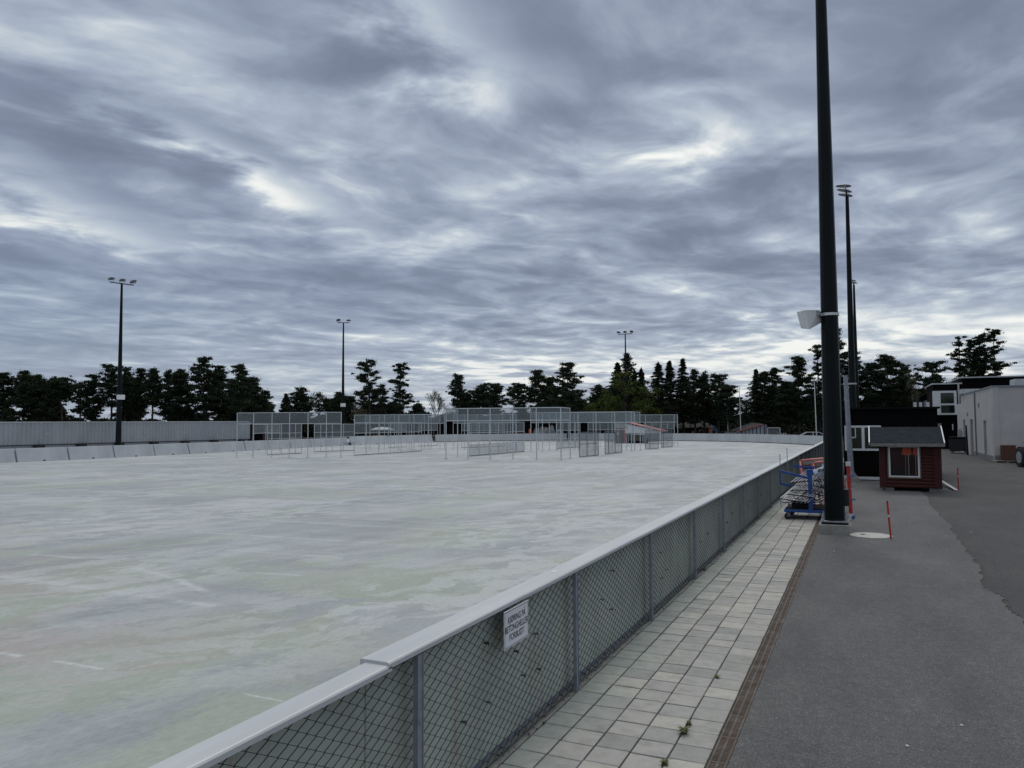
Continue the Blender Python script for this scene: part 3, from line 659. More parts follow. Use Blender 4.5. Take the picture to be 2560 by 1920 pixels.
# slatted racks piled aslant on the trolley
def rack(loc, rot, w, l, n, lab):
    e = empty('slatted_rack', loc, 0, lab, 'rack', 'slatted racks piled on the trolley'); e.rotation_euler = rot
    mb = MB()
    for k in range(n):
        x = -w/2 + w*(k+.5)/n
        if random.random() < .06: continue
        mb.box(x-.013, x+.013, 0, l*random.uniform(.8,1), .012, .022)
    mb.build('slats', M['alu'], e)
    mb = MB()
    for yy in (.02, l*.33, l*.66, l-.03): mb.tube([(-w/2, yy, 0), (w/2, yy, 0)], .012, 6)
    for k in range(4): mb.tube([(-w/2+w*k/4, l*.05, -.005), (-w/2+w*(k+1)/4, l*.45, -.09)], .009, 5); mb.tube([(-w/2+w*k/4, l*.5, -.005), (-w/2+w*(k+1)/4, l*.95, -.09)], .009, 5)
    mb.build('frame', M['black'], e)
rk = [((cx0+.20, cy0-.05, .50), (R_(22), R_(4), R_(-26)), .85, .9, 11, 'lowest slatted rack sticking out left of the trolley'),
      ((cx0+.34, cy0+.0, .63), (R_(24), R_(2), R_(-34)), .8, .95, 11, 'second slatted rack, lying just above the lowest on the trolley'),
      ((cx0+.42, cy0+.08, .76), (R_(26), R_(-4), R_(-30)), .8, .9, 10, 'third slatted rack up in the trolley pile'),
      ((cx0+.44, cy0+.15, .99), (R_(18), R_(-8), R_(-26)), .85, .9, 8, 'topmost slatted rack under the white bag'),
      ((cx0+1.05, cy0-.02, .62), (R_(20), R_(14), R_(20)), .7, .8, 7, 'slatted rack at the right side of the trolley close to the pole'),
      ((cx0+1.0, cy0+.0, .85), (R_(35), R_(10), R_(35)), .7, .8, 7, 'steeply tilted slatted rack right of the blue upright'),
      ((cx0+.3, cy0+.1, .42), (R_(8), R_(0), R_(-20)), .9, .9, 8, 'flat slatted rack lying on the trolley deck')]
for r_ in rk: rack(*r_)
cr = MB(); cr.box(.12, .56, .25, .9, .30, .47); cr.box(.10, .58, .23, .26, .44, .48); cr.box(.10, .58, .89, .92, .44, .48); cr = cr.build('black_crate', M['rubber']); cr.location = (cx0, cy0, 0); tag(cr, 'low black crate on the trolley deck under the slatted racks', 'crate')
bg = empty('white_bag', (cx0+.90, cy0+.12, 1.18), R_(10), 'white plastic bag with a dark blue mark lying on top of the racks', 'bag')
vs = []; fs = []; nu, nv = 16, 8
for j in range(nv+1):
    for i in range(nu):
        a = 2*math.pi*i/nu; b_ = -math.pi/2+math.pi*j/nv
        r1 = 1+.18*math.sin(a*3+j)+.08*math.sin(a*7+2*j); vs.append((.27*math.cos(a)*math.cos(b_)*r1, .16*math.sin(a)*math.cos(b_)*r1, .11+.11*math.sin(b_)*r1+.06*math.cos(a)))
for j in range(nv):
    for i in range(nu): fs.append((j*nu+i, j*nu+(i+1) % nu, (j+1)*nu+(i+1) % nu, (j+1)*nu+i))
MB().add(vs, fs).build('bag_body', simple('bag_plastic', (.42,.47,.55), .5, 0, .25, 9), bg)
MB().add([(-.07,-.185,.10), (.10,-.19,.15), (.05,-.18,.22), (-.02,-.185,.15)], [(0,1,2,3)]).add([(-.14,-.18,.08), (-.08,-.188,.10), (-.05,-.188,.18), (-.10,-.18,.17)], [(0,1,2,3)]).build('printed_mark', M['purple'], bg)
def goal(loc, rot, lab, w=1.3, h=1.0, d=.55, mat='redpale'):
    e = empty('hockey_goal', loc, 0, lab, 'hockey goal', 'hockey goals stored on the trolley'); e.rotation_euler = rot
    mb = MB(); r = .03
    mb.tube([(-w/2,0,0), (-w/2,0,h-.04), (-w/2+.04,0,h), (w/2-.04,0,h), (w/2,0,h-.04), (w/2,0,0)], r, 8)
    mb.build('front_frame', M[mat], e, smooth=True)
    mb = MB(); mb.tube([(-w/2,0,.03), (-w/2,d,.03), (w/2,d,.03), (w/2,0,.03)], .02, 6); mb.tube([(-w/2,0,h), (-w/2+.05,d*.5,h), (w/2-.05,d*.5,h), (w/2,0,h)], .02, 6); mb.tube([(-w/2+.05,d*.5,h), (-w/2+.05,d,.03)], .018, 6); mb.tube([(w/2-.05,d*.5,h), (w/2-.05,d,.03)], .018, 6)
    mb.build('back_frame', M[mat], e)
    MB().box(-w/2+.05, w/2-.05, d*.1, d*.5, h+.0, h+.05).build('top_pad', M['white'], e, bevel=.015)
    mb = MB(); mb.add([(-w/2+.05,d*.5,h), (w/2-.05,d*.5,h), (w/2,d,.03), (-w/2,d,.03)], [(0,1,2,3)]); mb.add([(-w/2,.01,h), (-w/2+.05,d*.5,h), (-w/2+.05,d,.03), (-w/2,.01,.03)], [(0,1,2,3)]); mb.add([(w/2,.01,h), (w/2-.05,d*.5,h), (w/2-.05,d,.03), (w/2,.01,.03)], [(0,1,2,3)])
    mb.build('net', M['goalnet'], e)
goal((cx0+.84, cy0+1.55, .52), (R_(-34), R_(-6), R_(4)), 'tilted red hockey goal with white top behind the trolley', .95, 1.2)
goal((cx0+1.12, cy0+1.15, .48), (R_(-30), R_(-8), R_(4)), 'second red hockey goal leaning close behind the foreground pole', .7, 1.15)
gpst = empty('padded_goal_post', (cxp+.33, cyp+.95, .28), 0, 'upright red goal post with white ends just right of the foreground pole', 'goal post')
MB().tube([(0,0,.08), (-.03,0,1.22)], .044, 12).build('post', M['red'], gpst); MB().tube([(-.03,0,1.22), (-.032,0,1.32)], .056, 12).build('white_top', M['white'], gpst); MB().tube([(0.0,0,-.06), (0,0,.08)], .05, 12).build('white_foot', M['white'], gpst)
mb = MB()
for k in range(9): a = random.random()*3; mb.tube([(0,-.06,.66+.03*random.random()), (.14*math.cos(a), -.08, .66+.16*math.sin(a*2))], .005, 5)
mb.build('loose_strings', M['alu'], gpst); MB().tube([(-.06,-.03,.98), (.10,-.03,.985)], .016, 6).tube([(-.02,-.03,.42), (.11,-.03,.42)], .016, 6).tube([(.03,-.03,.02), (.08,-.03,-.02)], .05, 8).build('blue_strap', M['blue'], gpst)
# galvanised pole on concrete block further on
gx, gy = gp(2129, 1204); gv = empty('galvanised_post', (gx, gy, 0), 0, 'galvanised steel post on a concrete block in front of the black shed', 'post')
MB().tube([(0,0,.2), (-.13,0,4.6)], [.125,.085], 10).build('post', M['galv'], gv)
MB().box(-.32, .32, -.3, .3, 0, .2).build('concrete_block', M['concrete'], gv, bevel=.012)
mb = MB(); mb.box(-.22, .22, -.22, .22, .2, .225)
for a in range(4): mb.add([Matrix.Rotation(a*math.pi/2, 3, 'Z') @ Vector(v) for v in ((.08,-.01,.225), (.24,-.01,.225), (.08,-.01,.5), (.08,.01,.225), (.24,.01,.225), (.08,.01,.5))], [(0,1,2), (5,4,3), (0,3,4,1), (1,4,5,2)])
mb.build('gusset_base', M['galv'], gv)
# ------------------------------------------------------------------ little red hut
A = Vector(gp(2204, 1219, .12)); Wh = aty(2351.5, 1224, A.y)[0]-A.x; rzh = R_(-.6)
ht = empty('red_hut', (A.x, A.y, 0), rzh, 'small dark red log hut with blue grey shingle roof standing on the asphalt', 'hut')
D = 2.2; ze = 1.88; zr = 2.34
MB().box(0, Wh, .04, D, .14, ze-.06).build('wall_core', M['redwall'], ht)
mb = MB()
wx0, wx1, wz0, wz1 = .136*Wh, .664*Wh, .52, 1.68
def log(x0, x1, z):
    mb.prism([(.045, z+.003), (.012, z+.012), (.0, z+.045), (.0, z+.075), (.012, z+.108), (.045, z+.117)], 'x', x0, x1)
z = .14
while z < ze-.15:
    if z+.12 > wz0-.07 and z < wz1: log(0, wx0-.08, z); log(wx1+.08, Wh, z)
    else: log(0, Wh, z)
    z += .12
mb.build('log_wall', M['redwall'], ht)
crm = simple('dark_red_corner', (.05,.007,.006), .8, 0, .2, 5)
for xa_, xb_, xs_ in ((-.06,.035,.10), (Wh-.035,Wh+.06,Wh-.18)):
    mb = MB(); mb.box(xa_, xb_, -.04, .06, .12, ze-.02); mb.box(min(xs_,xa_+.0) if xs_ > 1 else xb_, xa_+.0 if xs_ > 1 else xs_+.05, -.022, 0, .14, ze-.06)
    mb.build('corner_board', crm, ht)
# gables
for x in (0.02, Wh-.02): MB().prism([(0.10, ze-.08), (D-.05, ze-.08), (D-.05, ze-.03), (D/2, zr-.05), (.10, ze-.03)], 'x', x-.02, x+.02).build('gable', M['redwall'], ht)
e0 = aty(2174, 1100, A.y-.28)[0]-A.x; e1 = aty(2361, 1100, A.y-.28)[0]-A.x
th = math.atan2(zr-ze, D/2)
for side in (0, 1):
    L = (D/2+.28)/math.cos(th)
    Mx = Matrix.Translation((e0, D/2, zr+.0)) @ (Matrix.Rotation(math.pi, 4, 'Z') @ Matrix.Translation((-(e1-e0), 0, 0)) if side == 0 else Matrix.Identity(4)) @ Matrix.Rotation(-th, 4, 'X')
    ro = MB().box(0, e1-e0, 0, L, 0, .035).build('roof', M['shingle'], ht); ro.matrix_local = Mx
yf = -.28; zf = zr-(D/2+.28)*math.tan(th)
MB().box(e0+.03, e1+.02, yf-.012, yf+.012, zf-.10, zf+.02).build('eave_board', M['fascia'], ht)
for xb in (e0-.012, e1+.0):
    mb = MB(); mb.bar((xb, yf-.02, zf-.0), (xb, D/2, zr+.02), .035, .12); mb.bar((xb, D/2, zr+.02), (xb, D+.28, zf), .035, .12); mb.build('barge_board', M['white'], ht)
wn = MB(); b_ = .055
for (a, c, z0_, z1_) in ((wx0, wx1, wz0, wz0+b_), (wx0, wx1, wz1-b_, wz1), (wx0, wx0+b_, wz0+b_, wz1-b_), (wx1-b_, wx1, wz0+b_, wz1-b_)): wn.box(a, c, -.035, .05, z0_, z1_)
win = wn.build('window', M['white'], ht, bevel=.004)
mb = MB(); t_ = .045
for (a, c, z0_, z1_) in ((wx0-t_, wx1+t_, wz0-t_, wz0), (wx0-t_, wx0, wz0, wz1), (wx1, wx1+t_, wz0, wz1)): mb.box(a, c, -.02, .04, z0_, z1_)
mb.build('window_trim', M['trim'], ht)
MB().box(wx0+b_, wx1-b_, .0, .006, wz0+b_, wz1-b_).build('pane', M['clear'], win)
MB().box(wx0+.02, wx1-.02, .041, .043, wz0+.02, wz1-.02).build('dark_interior', M['black'], win)
# red brooms/cloths seen through the pane: shallow, just inside
mb = MB()
for (xx, w) in ((.83,.17), (.93,.15), (1.17,.14)):
    vs = []
    for k in range(7): vs += [(xx-w/2+w*k/6, .02, 1.61), (xx-w*.75+w*1.5*k/6, .03, 1.33+.04*(k % 2))]
    mb.add(vs, [(2*k, 2*k+2, 2*k+3, 2*k+1) for k in range(6)])
mb.build('red_broom_heads', M['orange'], win)
mb = MB()
for xx, w in ((.82, .014), (.91, .030), (1.15, .02)): mb.box(xx, xx+w, .026, .036, .60, 1.36)
mb.build('broom_sticks', M['offwhite'], win)
MB().box(.36, .78, .022, .034, .58, .80).build('dim_shelf', M['rubber'], win)
for x in (.12, Wh-.35): MB().box(x, x+.3, .1, .4, 0, .13).build('footing_block', M['concrete'], ht)
rp = MB(); a0 = gp(2353, 1212); a1 = gp(2391, 1228)
rp.bar((a0[0], a0[1], .16), (a1[0], a1[1], .03), .12, .04); tag(rp.build('ramp_plank', M['offwhite']), 'pale plank leaning down from the red hut floor to the asphalt', 'plank')
# ------------------------------------------------------------------ black shed behind the hut
Ysh = 37.4; xL = aty(2108, 1100, Ysh)[0]; xR = aty(2346, 1100, Ysh)[0]; zt = aty(2200, 1020, Ysh)[2]
bs = empty('black_shed', (xL, Ysh, 0), 0, 'long low black clad shed with white framed windows behind the red hut', 'shed')
mb = MB(); Wb = xR-xL; mb.box(0, Wb, .03, 7.5, .22, zt-.05)
mb.build('wall', M['blackclad'], bs)
mb = MB(); k = 0
while k*.14 < Wb-.1: mb.box(k*.14, k*.14+.10, 0, .03, .22, zt-.06); k += 1
mb.build('board_cladding', M['blackclad'], bs)
MB().box(-.12, Wb+.1, -.15, 7.7, zt-.05, zt+.03).build('roof', M['black'], bs)
MB().box(.25, Wb-.2, -.03, .0, .05, .17).build('base_board', M['white'], bs)
MB().box(0.1, Wb, .1, 7.4, 0, .2).build('plinth', M['black'], bs)
f0 = aty(2111, 1064, Ysh); f1 = aty(2204, 1127, Ysh); fx0, fx1, fz0, fz1 = f0[0]-xL, f1[0]-xL, f1[2], f0[2]
def window(parent, x0, x1, y, z0, z1, splits, bw=.07, m='white', pane='glassgreen', name='window'):
    mb = MB(); mb.box(x0, x1, y-.05, y, z0, z0+bw); mb.box(x0, x1, y-.05, y, z1-bw, z1)
    xs = [x0]+splits+[x1]
    for x in xs:
        w = bw if x in (x0, x1) else bw*1.3
        a = x if x == x0 else (x-w if x == x1 else x-w/2); mb.box(a, a+w, y-.048, y-.002, z0+bw, z1-bw)
    w_ = mb.build(name, M[m], parent); MB().box(x0+bw*.5, x1-bw*.5, y-.028, y-.018, z0+bw*.5, z1-bw*.5).build('pane', M[pane], w_); return w_
sp_ = aty(2158, 1100, Ysh)[0]-xL
w_ = window(bs, fx0, fx1, -.0, fz0, fz1, [sp_], .09, pane='glassgreen')
MB().box(fx0+.42, fx0+.46, -.04, -.03, fz0+.55, fz1-.1).box(fx0+.2, fx0+.44, -.04, -.03, fz0+.55, fz0+.60).build('inner_frame', M['white'], w_)
for k in range(3):
    px = (2288, 2302, 2320)[k]; p = aty(px, 1030, Ysh+2); MB().box(p[0]-xL-.06, p[0]-xL+.06, 1.9, 2.0, zt-.1, zt+.27).build('roof_bracket', M['white'], bs)
# stair with white stringers between the buildings
st = empty('outside_stair', (0,0,0), 0, 'white edged steps beside the black shed, behind the hut roof', 'stairs')
a = aty(2320, 1044, 46); b = aty(2334, 1068, 44); c = aty(2354, 1110, 42)
mb = MB(); mb.bar(a, b, .10, .28); mb.build('stringer', M['white'], st)
mb = MB(); p = aty(2334, 1070, 46); p2 = aty(2346, 1060, 46)
for k in range(6): mb.box(p[0]+k*.06, p[0]+k*.06+.03, 46, 46.03, p[2], p2[2])
mb.bar((p[0], 46.02, p2[2]), (p[0]+.36, 46.02, p2[2]), .04); mb.bar((p[0]-.02, 46.02, 0), (p[0]-.02, 46.02, p2[2]), .05)
mb.build('railing', M['offwhite'], st)
# ------------------------------------------------------------------ black two-storey building with white bay
Yb = 84.0
def bx(px, Y): return aty(px, 1060, Y)[0]
def bz(px, py, Y): return aty(px, py, Y)[2]
bb = empty('black_building', (0, Yb, 0), 0, 'two storey black clad building with a projecting white window bay', 'building')
xa, xb, xc = bx(2336, Yb), bx(2402, Yb), bx(2720, Yb)
z1_ = bz(2365, 961, Yb); z2_ = bz(2480, 944, Yb+3)
MB().box(xa, xb+.5, 0, 9, 0, z1_).build('wall', M['blackclad'], bb)
MB().box(xa-.15, xb+.2, -.25, 9, z1_, z1_+.12).build('roof_edge', M['offwhite'], bb)
xd = bx(2410, Yb+3)
MB().box(xd, xc, 3, 14, 0, z2_).build('upper_wall', M['blackclad'], bb)
MB().prism([(bx(2384,Yb+3), z1_+.4), (xd, z2_-.02), (xd, z1_-.5), (bx(2384,Yb+3), z1_-.5)], 'y', 3.2, 13.8).build('roof_slope', M['darkroof'], bb)
MB().box(xd-.3, xc, 2.7, 14.2, z2_, z2_+.12).build('upper_roof_edge', M['offwhite'], bb)
px0, px1 = bx(2336, Yb-1.2), bx(2394, Yb-1.2); pz0, pz1 = bz(2360, 1037, Yb-1.2), bz(2360, 977, Yb-1.2)
bay = MB().box(px0, px1, -1.2, -.01, pz0, pz1).build('bay', M['white'], bb)
for (a, b, c, d_) in ((2354, 2387, 982, 1008), (2354, 2388, 1013, 1032)):
    X0, X1, Z1, Z0 = bx(a, Yb-1.24), bx(b, Yb-1.24), bz(2370, c, Yb-1.24), bz(2370, d_, Yb-1.24)
    MB().box(X0, X1, -1.235, -1.2, Z0, Z1).build('window_pane', M['glassgreen' if c < 1000 else 'glass'], bay)
X0 = bx(2397, Yb-.2); MB().box(X0, X0+.14, -.3, -.1, 3, z1_).build('downpipe', M['offwhite'], bb)
MB().box(bx(2380,Yb), bx(2383,Yb), -.05, -.01, bz(2380,1075,Yb), bz(2380,1060,Yb)).build('notice_board', M['white'], bb)
# lower left wing
lw = empty('low_wing', (0, Yb+8, 0), 0, 'dark sloping roofed wing with pale vertical cladding left of the white bay', 'building')
Yw = Yb+8; a = bx(2300, Yw); b = bx(2338, Yw)
MB().prism([(a, 0), (b, 0), (b, bz(2338,972,Yw)), (a, bz(2300,992,Yw))], 'y', 0, 8).build('wall', M['blackclad'], lw)
mb = MB(); n = 9; xa2, xb2 = bx(2311, Yw), bx(2337, Yw)
for k in range(n):
    x = xa2+(xb2-xa2)*k/n; mb.box(x, x+(xb2-xa2)/n*.8, -.06, -.01, bz(2320,1021,Yw), bz(2320, 1003-k*.9, Yw))
mb.build('pale_cladding', M['offwhite'], lw)
# plaster building
pb = empty('plaster_building', (7.65, 57.4, 0), 0, 'grey plastered building with tall narrow openings at the right edge', 'building')
Lp = 20.5; zt0, zt1 = 4.78, 4.75; dx = .06/10
fr_ = [(0,0), (14, 3.2)]
base = [(0, 0), (14, 2.6), (14, Lp), (.1, Lp)]
doors = [(3.4, 4.7, 0, 2.65, 'door'), (10.2, 11.8, 0, 2.75, 'recess'), (15.0, 16.3, 0.9, 2.75, 'recess')]
mb = MB(); t_ = .3
ys_ = [0]
for (a, b, z0_, z1_, k) in doors:
    mb.box(0, t_, ys_[-1], a, 0, zt0); mb.box(0, t_, a, b, z1_, zt0)
    if z0_ > 0: mb.box(0, t_, a, b, 0, z0_)
    ys_.append(b)
mb.box(0, t_, ys_[-1], 17.6, 0, zt0); mb.box(0, t_, 17.6, Lp, 0, 4.1)
mb.build('side_wall', M['plaster'], pb)
mb = MB(); Mx = Matrix.Rotation(math.atan2(2.6, 14), 4, 'Z'); mb.box(.004, 14.2, -.001, .3, 0, zt0+.0, Mx); mb.build('front_wall', M['plaster'], pb)
mb = MB(); mb.prism([(-.06,-.08), (14.3, 2.5), (14.3, 17.7), (-.06, 17.7)], 'z', zt0, zt0+.08); mb.build('roof_edge', M['galv'], pb)
MB().prism([(.3,.4), (13.9, 3), (13.9, Lp), (.3, Lp)], 'z', 4.0, 4.05).build('roof', M['darkroof'], pb)
d_ = MB().box(.14, .18, 3.4, 4.7, 0, 2.65).build('door', M['greenwall'], pb); MB().box(.12, .14, 3.85, 3.95, .1, 2.5).box(.12, .14, 4.2, 4.3, .1, 2.5).build('door_rib', M['galv'], d_); MB().tube([(.10, 4.6, .9), (.10, 4.6, 1.3)], .02, 6).build('handle', M['alu'], d_)
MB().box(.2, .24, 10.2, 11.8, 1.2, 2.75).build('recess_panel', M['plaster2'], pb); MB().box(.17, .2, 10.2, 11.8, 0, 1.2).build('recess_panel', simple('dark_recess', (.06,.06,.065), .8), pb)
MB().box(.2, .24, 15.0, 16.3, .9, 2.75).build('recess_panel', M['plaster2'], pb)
rw = MB(); rw.box(2.5, 6.5, 8.0, 10, zt0+.08, zt0+.5); 
_a = aty(2405, 975, 72.4)[0]-7.65; _b = aty(2458, 975, 72.4)[0]-7.65; mbx = MB(); mbx.box(_a, _b, 15, 17, zt0+.08, aty(2430,972,72.4)[2]); mbx.build('roof_light', M['offwhite'], pb)
p = aty(2556, 955, 60); MB().box(p[0]-7.65-.35, p[0]-7.65+2.0, 3.2, 5, zt0+.08, zt0+.62).build('vent_box', M['offwhite'], pb)
MB().box(-.02, -.001, 0, 3.38, 0, .35).build('plinth', M['plaster2'], pb); MB().box(-.02, -.001, 4.72, 10.15, 0, .35).build('plinth', M['plaster2'], pb)
MB().tube([(-.06, 8.3, .1), (-.06, 8.3, 4.7)], .045, 8).build('downpipe', M['plaster2'], pb)
MB().box(-.04, 0, 6.4, 6.8, 3.6, 3.9).build('vent_grille', M['plaster2'], pb)
MB().tube([(-.03, 13.0, 3.3), (-.03, 13.0, 3.0)], .05, 6).build('wall_lamp', M['galv'], pb)
# bins and clutter at the wall
wbp = gp(2399, 1133)
wb = empty('wheeled_bin', (wbp[0]-.05, wbp[1], 0), R_(-10), 'large black wheeled rubbish bin standing beside the plastered wall', 'bin')
mb = MB(); mb.prism([(-.62,.18), (.62,.18), (.70,1.2), (-.70,1.2)], 'y', -.5, .5); mb.build('body', M['rubber'], wb, bevel=.03)
MB().prism([(-.72,1.2), (.72,1.2), (.66,1.32), (-.66,1.34)], 'y', -.54, .54).build('lid', M['black'], wb, bevel=.02)
for sx in (-.45, .45):
    for sy in (-.4, .4): MB().lathe([(.09,-.03), (.09,.03)], 12, Matrix.Translation((sx, sy, .09)) @ Matrix.Rotation(R_(90), 4, 'X')).build('wheel', M['galv'], wb)
pg = gp(2410, 1134); o = MB().prism([(-.35,0), (.3,0), (.28,1.5), (-.1,1.9), (-.32,1.4)], 'y', 0, .06).build('white_sheet', M['offwhite']); o.location = (7.35, pg[1]+1.2, 0.9); o.scale = (.6,1,.6); tag(o, 'white sheet leaning on the wall just above the black bin', 'sheet')
o = MB().tube([(0,0,0), (-.03,0,2.3)], [.09,.05], 8).build('black_post', M['rubber']); q_ = gp(2419, 1137); o.location = (q_[0], q_[1], 0); tag(o, 'short black post between the bin and the tall grey recess', 'post')
_x = aty(2522, 1154, 57.0)[0]; cb = (_x, 57.4+(_x-7.65)*.186-1.05); o = empty('brown_cabinet', (cb[0]+.05, cb[1]+.4, 0), R_(10), 'rust brown cabinet on a pallet against the plastered wall', 'cabinet')
MB().box(-.36, .36, 0, .5, .14, 1.08).build('cabinet_body', M['brown'], o, bevel=.01); MB().box(-.32, .32, -.02, 0, .18, 1.04).build('front_panel', M['brown'], o)
pl = empty('wood_pallet', (cb[0]-.1, cb[1]+.1, 0), R_(10), 'grey wooden pallet under the brown cabinet', 'pallet')
mb = MB()
for k in range(5): mb.box(-.75, .6, -.1+k*.2, .04+k*.2, .10, .125)
for x in (-.75, -.1, .5): mb.box(x, x+.1, -.1, .85, 0, .10)
mb.build('pallet_boards', M['wood'], pl)
o = MB(); 
for k in range(5): o.box(k*.13, k*.13+.11, 0, .1, 0, .42)
o = o.build('wood_planks', M['fascia']); _x = aty(2489, 1156, 57.0)[0]; q_ = (_x, 57.4+(_x-7.65)*.186-.2); o.location = (q_[0]+.02, q_[1], 0); o.rotation_euler = (R_(-6), 0, R_(10)); tag(o, 'short grey planks leaning on the corner of the plastered building', 'planks')
# tractor at the right edge
tx, ty = 8.25, 49.3
tc_ = empty('tractor', (tx+.98, ty+1.4, 0), R_(14), 'dark tractor partly out of frame at the right edge', 'tractor')
def wheel(x, y, r, w, s=-1):
    T = Matrix.Translation((x, y, r)) @ Matrix.Rotation(R_(90), 4, 'Y')
    t_ = MB(); t_.lathe([(r*.55,-w/2), (r*.93,-w/2), (r,-w*.32), (r,w*.32), (r*.93,w/2), (r*.55,w/2)], 28, T)
    for k in range(22):
        a = 2*math.pi*k/22
        for sd in (-1, 1):
            t_.box(-.03, .03, -.0+0, w*.5, r-.01, r+.035, Matrix.Translation((x, y, r)) @ Matrix.Rotation(a+(.14 if sd > 0 else 0), 4, 'X') @ Matrix.Rotation(R_(90*sd), 4, 'Z') @ Matrix.Rotation(R_(22*sd), 4, 'Z'))
    t_ = t_.build('tyre', M['rubber'], tc_)
    MB().lathe([(r*.10,-w*.56), (r*.16,-w*.54), (r*.42,-w*.505), (r*.60,-w*.53), (r*.60,w*.53), (r*.42,w*.505), (r*.16,w*.54), (r*.10,w*.56)], 24, T).build('rim', M['alu'], t_)
wheel(-.85, -1.5, .70, .46); wheel(.85, -1.5, .70, .46); wheel(-.8, 1.1, .55, .36); wheel(.8, 1.1, .55, .36)
MB().box(-.38, .38, -.3, 1.9, .75, 1.45).build('bonnet', M['rubber'], tc_, bevel=.06, seg=2); MB().box(-.3, .3, -2, 1.7, .5, .8).build('chassis', M['rubber'], tc_)
MB().box(-1.05, 1.05, -2.1, -.9, 1.38, 1.46).build('mudguard', M['black'], tc_, bevel=.03)
cbn = MB()
for x in (-.62, .62):
    for y in (-1.95, -.35): cbn.bar((x, y, 1.4), (x*.92, y, 2.5), .07)
cbn.box(-.68, .68, -2.05, -.25, 2.5, 2.6); cbn.build('cab_frame', M['rubber'], tc_); MB().box(-.60, .60, -1.93, -.37, 1.42, 2.48).build('cab_glass', M['clear'], tc_); MB().box(-.3, .3, -1.7, -1.2, 1.0, 1.9).build('seat', M['black'], tc_)
mb = MB(); mb.tube([(-.6,-.4,2.25), (-1.05,-.5,2.22)], .015, 6); mb.box(-1.22, -1.0, -.55, -.50, 1.98, 2.24); mb.build('wing_mirror', M['rubber'], tc_)
# ------------------------------------------------------------------ mesh screens on the rink
def line_pt(px, A, B):
    d = ray(px, 1060); ax, ay = A; bx_, by_ = B
    ex, ey = bx_-ax, by_-ay; det = d.x*(-ey)-d.y*(-ex)
    s_ = (ax*(-ey)-ay*(-ex))/det if abs(det) > 1e-9 else 1
    return (d.x*s_, d.y*s_)
def screen(pxs, ya, yb_, top, rails, nets, label, r=.028, bottom=False, m='frame', netm='net', grp='tall wire mesh screens standing on the rink'):
    r *= 1.25
    A = gp(pxs[0], ya); B = gp(pxs[-1], yb_); P = [line_pt(p, A, B) for p in pxs]
    ox, oy = P[0]
    e = empty('mesh_screen', (ox, oy, 0), 0, label, 'mesh screen', grp)
    P = [(a-ox, b-oy) for a, b in P]; dx, dy = P[-1][0], P[-1][1]; L = math.hypot(dx, dy); ux, uy = dx/L, dy/L
    for (a, b) in P:
        o = MB().tube([(a, b, .02), (a, b, top)], r, 6); 
        if not bottom: o.box(a-.12, a+.12, b-.12, b+.12, 0, .025)
        o.build('post', M[m], e)
    for z in [top]+rails:
        MB().bar((0, 0, z), (dx, dy, z), r*1.5).build('rail', M[m], e)
    if bottom: MB().bar((0, 0, .05), (dx, dy, .05), r*1.8).build('bottom_rail', M['darkframe'], e)
    for (z0_, z1_) in nets:
        o = MB(); o.add([(0,0,z0_), (dx,dy,z0_), (dx,dy,z1_), (0,0,z1_)], [(0,1,2,3)]); o.build('net', M[netm], e)
    return e
TOP, MID, LOW = 3.62, 2.70, 1.88
screen([593,634,680,724,770,816,853], 1144, 1143.5, 3.58, [MID], [(MID, 3.58)], 'leftmost tall mesh screen, its left end overlapping the corrugated wall')
screen([633,665,700], 1138.5, 1127, 2.66, [LOW], [(LOW, 2.66)], 'short low screen running back from the leftmost tall screen', r=.024)
screen([669,704,739,754], 1138, 1134, 2.70, [LOW,1.40,.95], [(1.40, 2.70)], 'low mesh screen with a floor rail behind the leftmost tall screen', r=.024, bottom=True)
screen([786,802,831,859,886], 1131, 1126.5, 2.66, [LOW,1.42,.85], [(1.42, 2.66)], 'low mesh screen behind the right half of the leftmost tall screen', r=.024, bottom=True)
screen([886,916,947,976,1003,1029,1054], 1139.6, 1128.5, 2.76, [LOW], [(LOW, 2.76)], 'low mesh screen with a long floor rail in front of the small white gazebo', r=.026, bottom=True)
screen([886,925,961,997,1035,1072,1111], 1125, 1124, 3.60, [MID], [(MID, 3.60)], 'tall mesh screen between the thin floodlight mast and the nearest middle screen')
screen([913,949,986,1023,1061,1078,1100], 1121.5, 1122.5, 3.66, [MID], [(MID, 3.66)], 'tall mesh screen just behind the one over the gazebo', r=.024)
screen([971,992,1016], 1119.6, 1118, 2.75, [LOW,1.2], [(LOW, 2.75)], 'small low screen right of the gazebo', r=.022, bottom=True)
screen([1047,1070,1094], 1116.5, 1113.5, 2.75, [LOW,1.2], [(LOW, 2.75)], 'small low screen at the end of the taller barrier blocks', r=.022, bottom=True)
screen([1115,1169.5,1225.5,1282,1341,1402], 1147.5, 1150, 3.74, [2.84], [(2.84, 3.74)], 'nearest and tallest mesh screen in the middle of the group', r=.034)
screen([1402,1425], 1150, 1146, 3.74, [2.84], [(2.84, 3.74)], 'short tall return at the right end of the nearest mesh screen', r=.030)
screen([1144,1115], 1143, 1147.5, 3.70, [2.84], [(2.84, 3.70)], 'short tall return at the left end of the nearest mesh screen', r=.028)
screen([1173,1198,1223,1246,1268,1289.5,1310], 1141.5, 1130, 2.75, [LOW, .93], [(LOW, 2.75), (.05,.93)], 'low screen with dark floor panels behind the nearest tall screen', r=.027, bottom=True)
screen([1133,1161,1192.5,1225,1257,1276,1291], 1124, 1124.5, 3.55, [MID], [(MID, 3.55)], 'smaller looking tall screen seen through the nearest one', r=.024)
screen([1154,1178,1210,1240,1262], 1120, 1116, 2.70, [LOW,1.2], [(LOW, 2.70)], 'low screen with floor rail seen through the nearest tall screen', r=.022, bottom=True)
